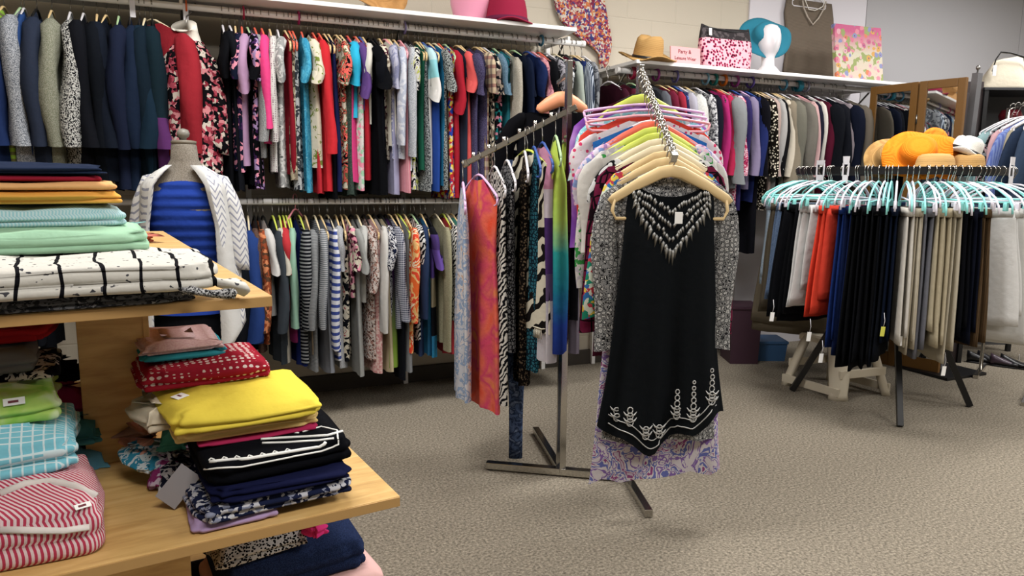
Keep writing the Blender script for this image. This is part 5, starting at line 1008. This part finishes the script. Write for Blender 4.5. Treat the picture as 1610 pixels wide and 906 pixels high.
for i in (0, 1, 2, 3):
    a_, b_ = tops[i].lerp(feet[i], .86)-cs, tops[(i+1) % 4].lerp(feet[(i+1) % 4], .86)-cs
    if i in (0, 2): a_, b_ = tops[i].lerp(feet[i], .55)-cs, tops[(i+1) % 4].lerp(feet[(i+1) % 4], .55)-cs
    MB().bar(a_, b_, .02, .05, .004).build('crossbar', STP, e, False)
def carton(px, py, w_, d_, h_, col, label, nm='storage_box', lid=True, rz=0):
    p = at_z(px, py, 0); p.y = min(p.y, 3.98); p.x = at_Y(px, py, p.y).x; m_ = paint('box_'+col, col, .5); lp = []
    for z, k in ((0, .9), (h_*.5, .95), (h_, 1.0), (h_, .96), (.01, .87)): lp.append([(sx*w_/2*k, sy*d_/2*k+d_/2, z) for sx, sy in ((-1, -1), (1, -1), (1, 1), (-1, 1))])
    o = flat(MB().loft(lp).build(nm, m_)); put(o, p, math.atan2(HR.y, HR.x)+rz); tag(o, lab(label), 'box')
    if lid: MB().box((-w_*.52, -d_*.02, h_-.02), (w_*.52, d_*1.02, h_), .004).build('rim', m_, o, False)
    return o
carton(1212, 538, .25, .24, .15, '3a5f8a', 'blue plastic storage box on the floor behind the round rack')
carton(1172, 545, .22, .28, .42, '3a2430', 'dark plum box on the floor behind the lace sleeve')
SHC = [(1552, 572, '111114', 'black', .3), (1568, 575, '17161a', 'glossy black', -.2), (1590, 578, '3a2c38', 'dark plum', .2), (1606, 580, '141416', 'charcoal', -.1)]
for px, py, c, ds, rz in SHC:
    p = at_z(px, py, 0); m_ = paint('shoe_'+c, c, .35); lp = []
    for j in range(11):
        v = j/10; ww = .035*(1-.25*math.cos(2*PI*v))*(1 if v < .85 else .8); hh = .03+.05*max(0, (v-.45)/.55)**1.2
        lp.append([(ww*math.cos(q), -.13+.26*v, max(.008, .012+hh*(.5+.5*math.sin(q)))) for q in [2*PI*i/16 for i in range(16)]])
    o = MB().loft(lp).build('shoe', m_); put(o, p, rz+.5); tag(o, lab(ds+' shoe on the carpet right of the round rack'), 'shoe', 'shoes on the floor')
    lp = []
    for z, k in ((0, .98), (.012, 1)): lp.append([(k*.036*math.cos(q)*(1+.15*math.sin(q)), -.0+.135*k*math.sin(q), z) for q in [2*PI*i/20 for i in range(20)]])
    MB().loft(lp).build('sole', M_BLACK, o)
    if px > 1580: tgx = MB().box((-.012, -.04, .06), (.012, -.038, .1)).build('price_tag', paint('tag_white', 'f2f2f0', .6), o, False)
# swing tags dangling from the trousers
for px, py, ds in ((1214, 497, 'below the olive trousers'), (1272, 528, 'below the white capris'), (1291, 562, 'near the stool leg'), (1388, 520, 'on the black trousers'), (1418, 535, 'below the cream trousers'), (1484, 582, 'below the sand trousers')):
    p = at_d(px, py, 3.95 if px < 1230 else 3.8 if px < 1300 else 3.62); o = MB().box((-.013, -.001, -.03), (.013, .001, .02), .0008).build('swing_tag', paint('tag_yellow' if px == 1388 else 'tag_white', 'd6d65a' if px == 1388 else 'f2f2f0', .6), None, False); put(o, p, math.atan2(HR.y, HR.x)+.3, 0, .1)
    MB().tube([(0, 0, .02), (.003, 0, .05), (0, .01, .09)], .0012, 5).build('string', M_PLW, o); tag(o, lab(('yellow' if px == 1388 else 'white')+' price tag dangling '+ds), 'tag')

# pink hanger left dangling from the lower rail
p = at_Y(465, 315, RY-.03); o = hanger(paint('salmon_plastic', 'd98a94', .4), paint('salmon_plastic', 'd98a94', .4), 'tube', .12, .1, -.06); o.data.transform(Matrix.Scale(1.0, 4)); put(o, (p.x, RY, ZL+.02), .9); tag(o, lab('empty pink plastic hanger dangling from the lower rail'), 'hanger')
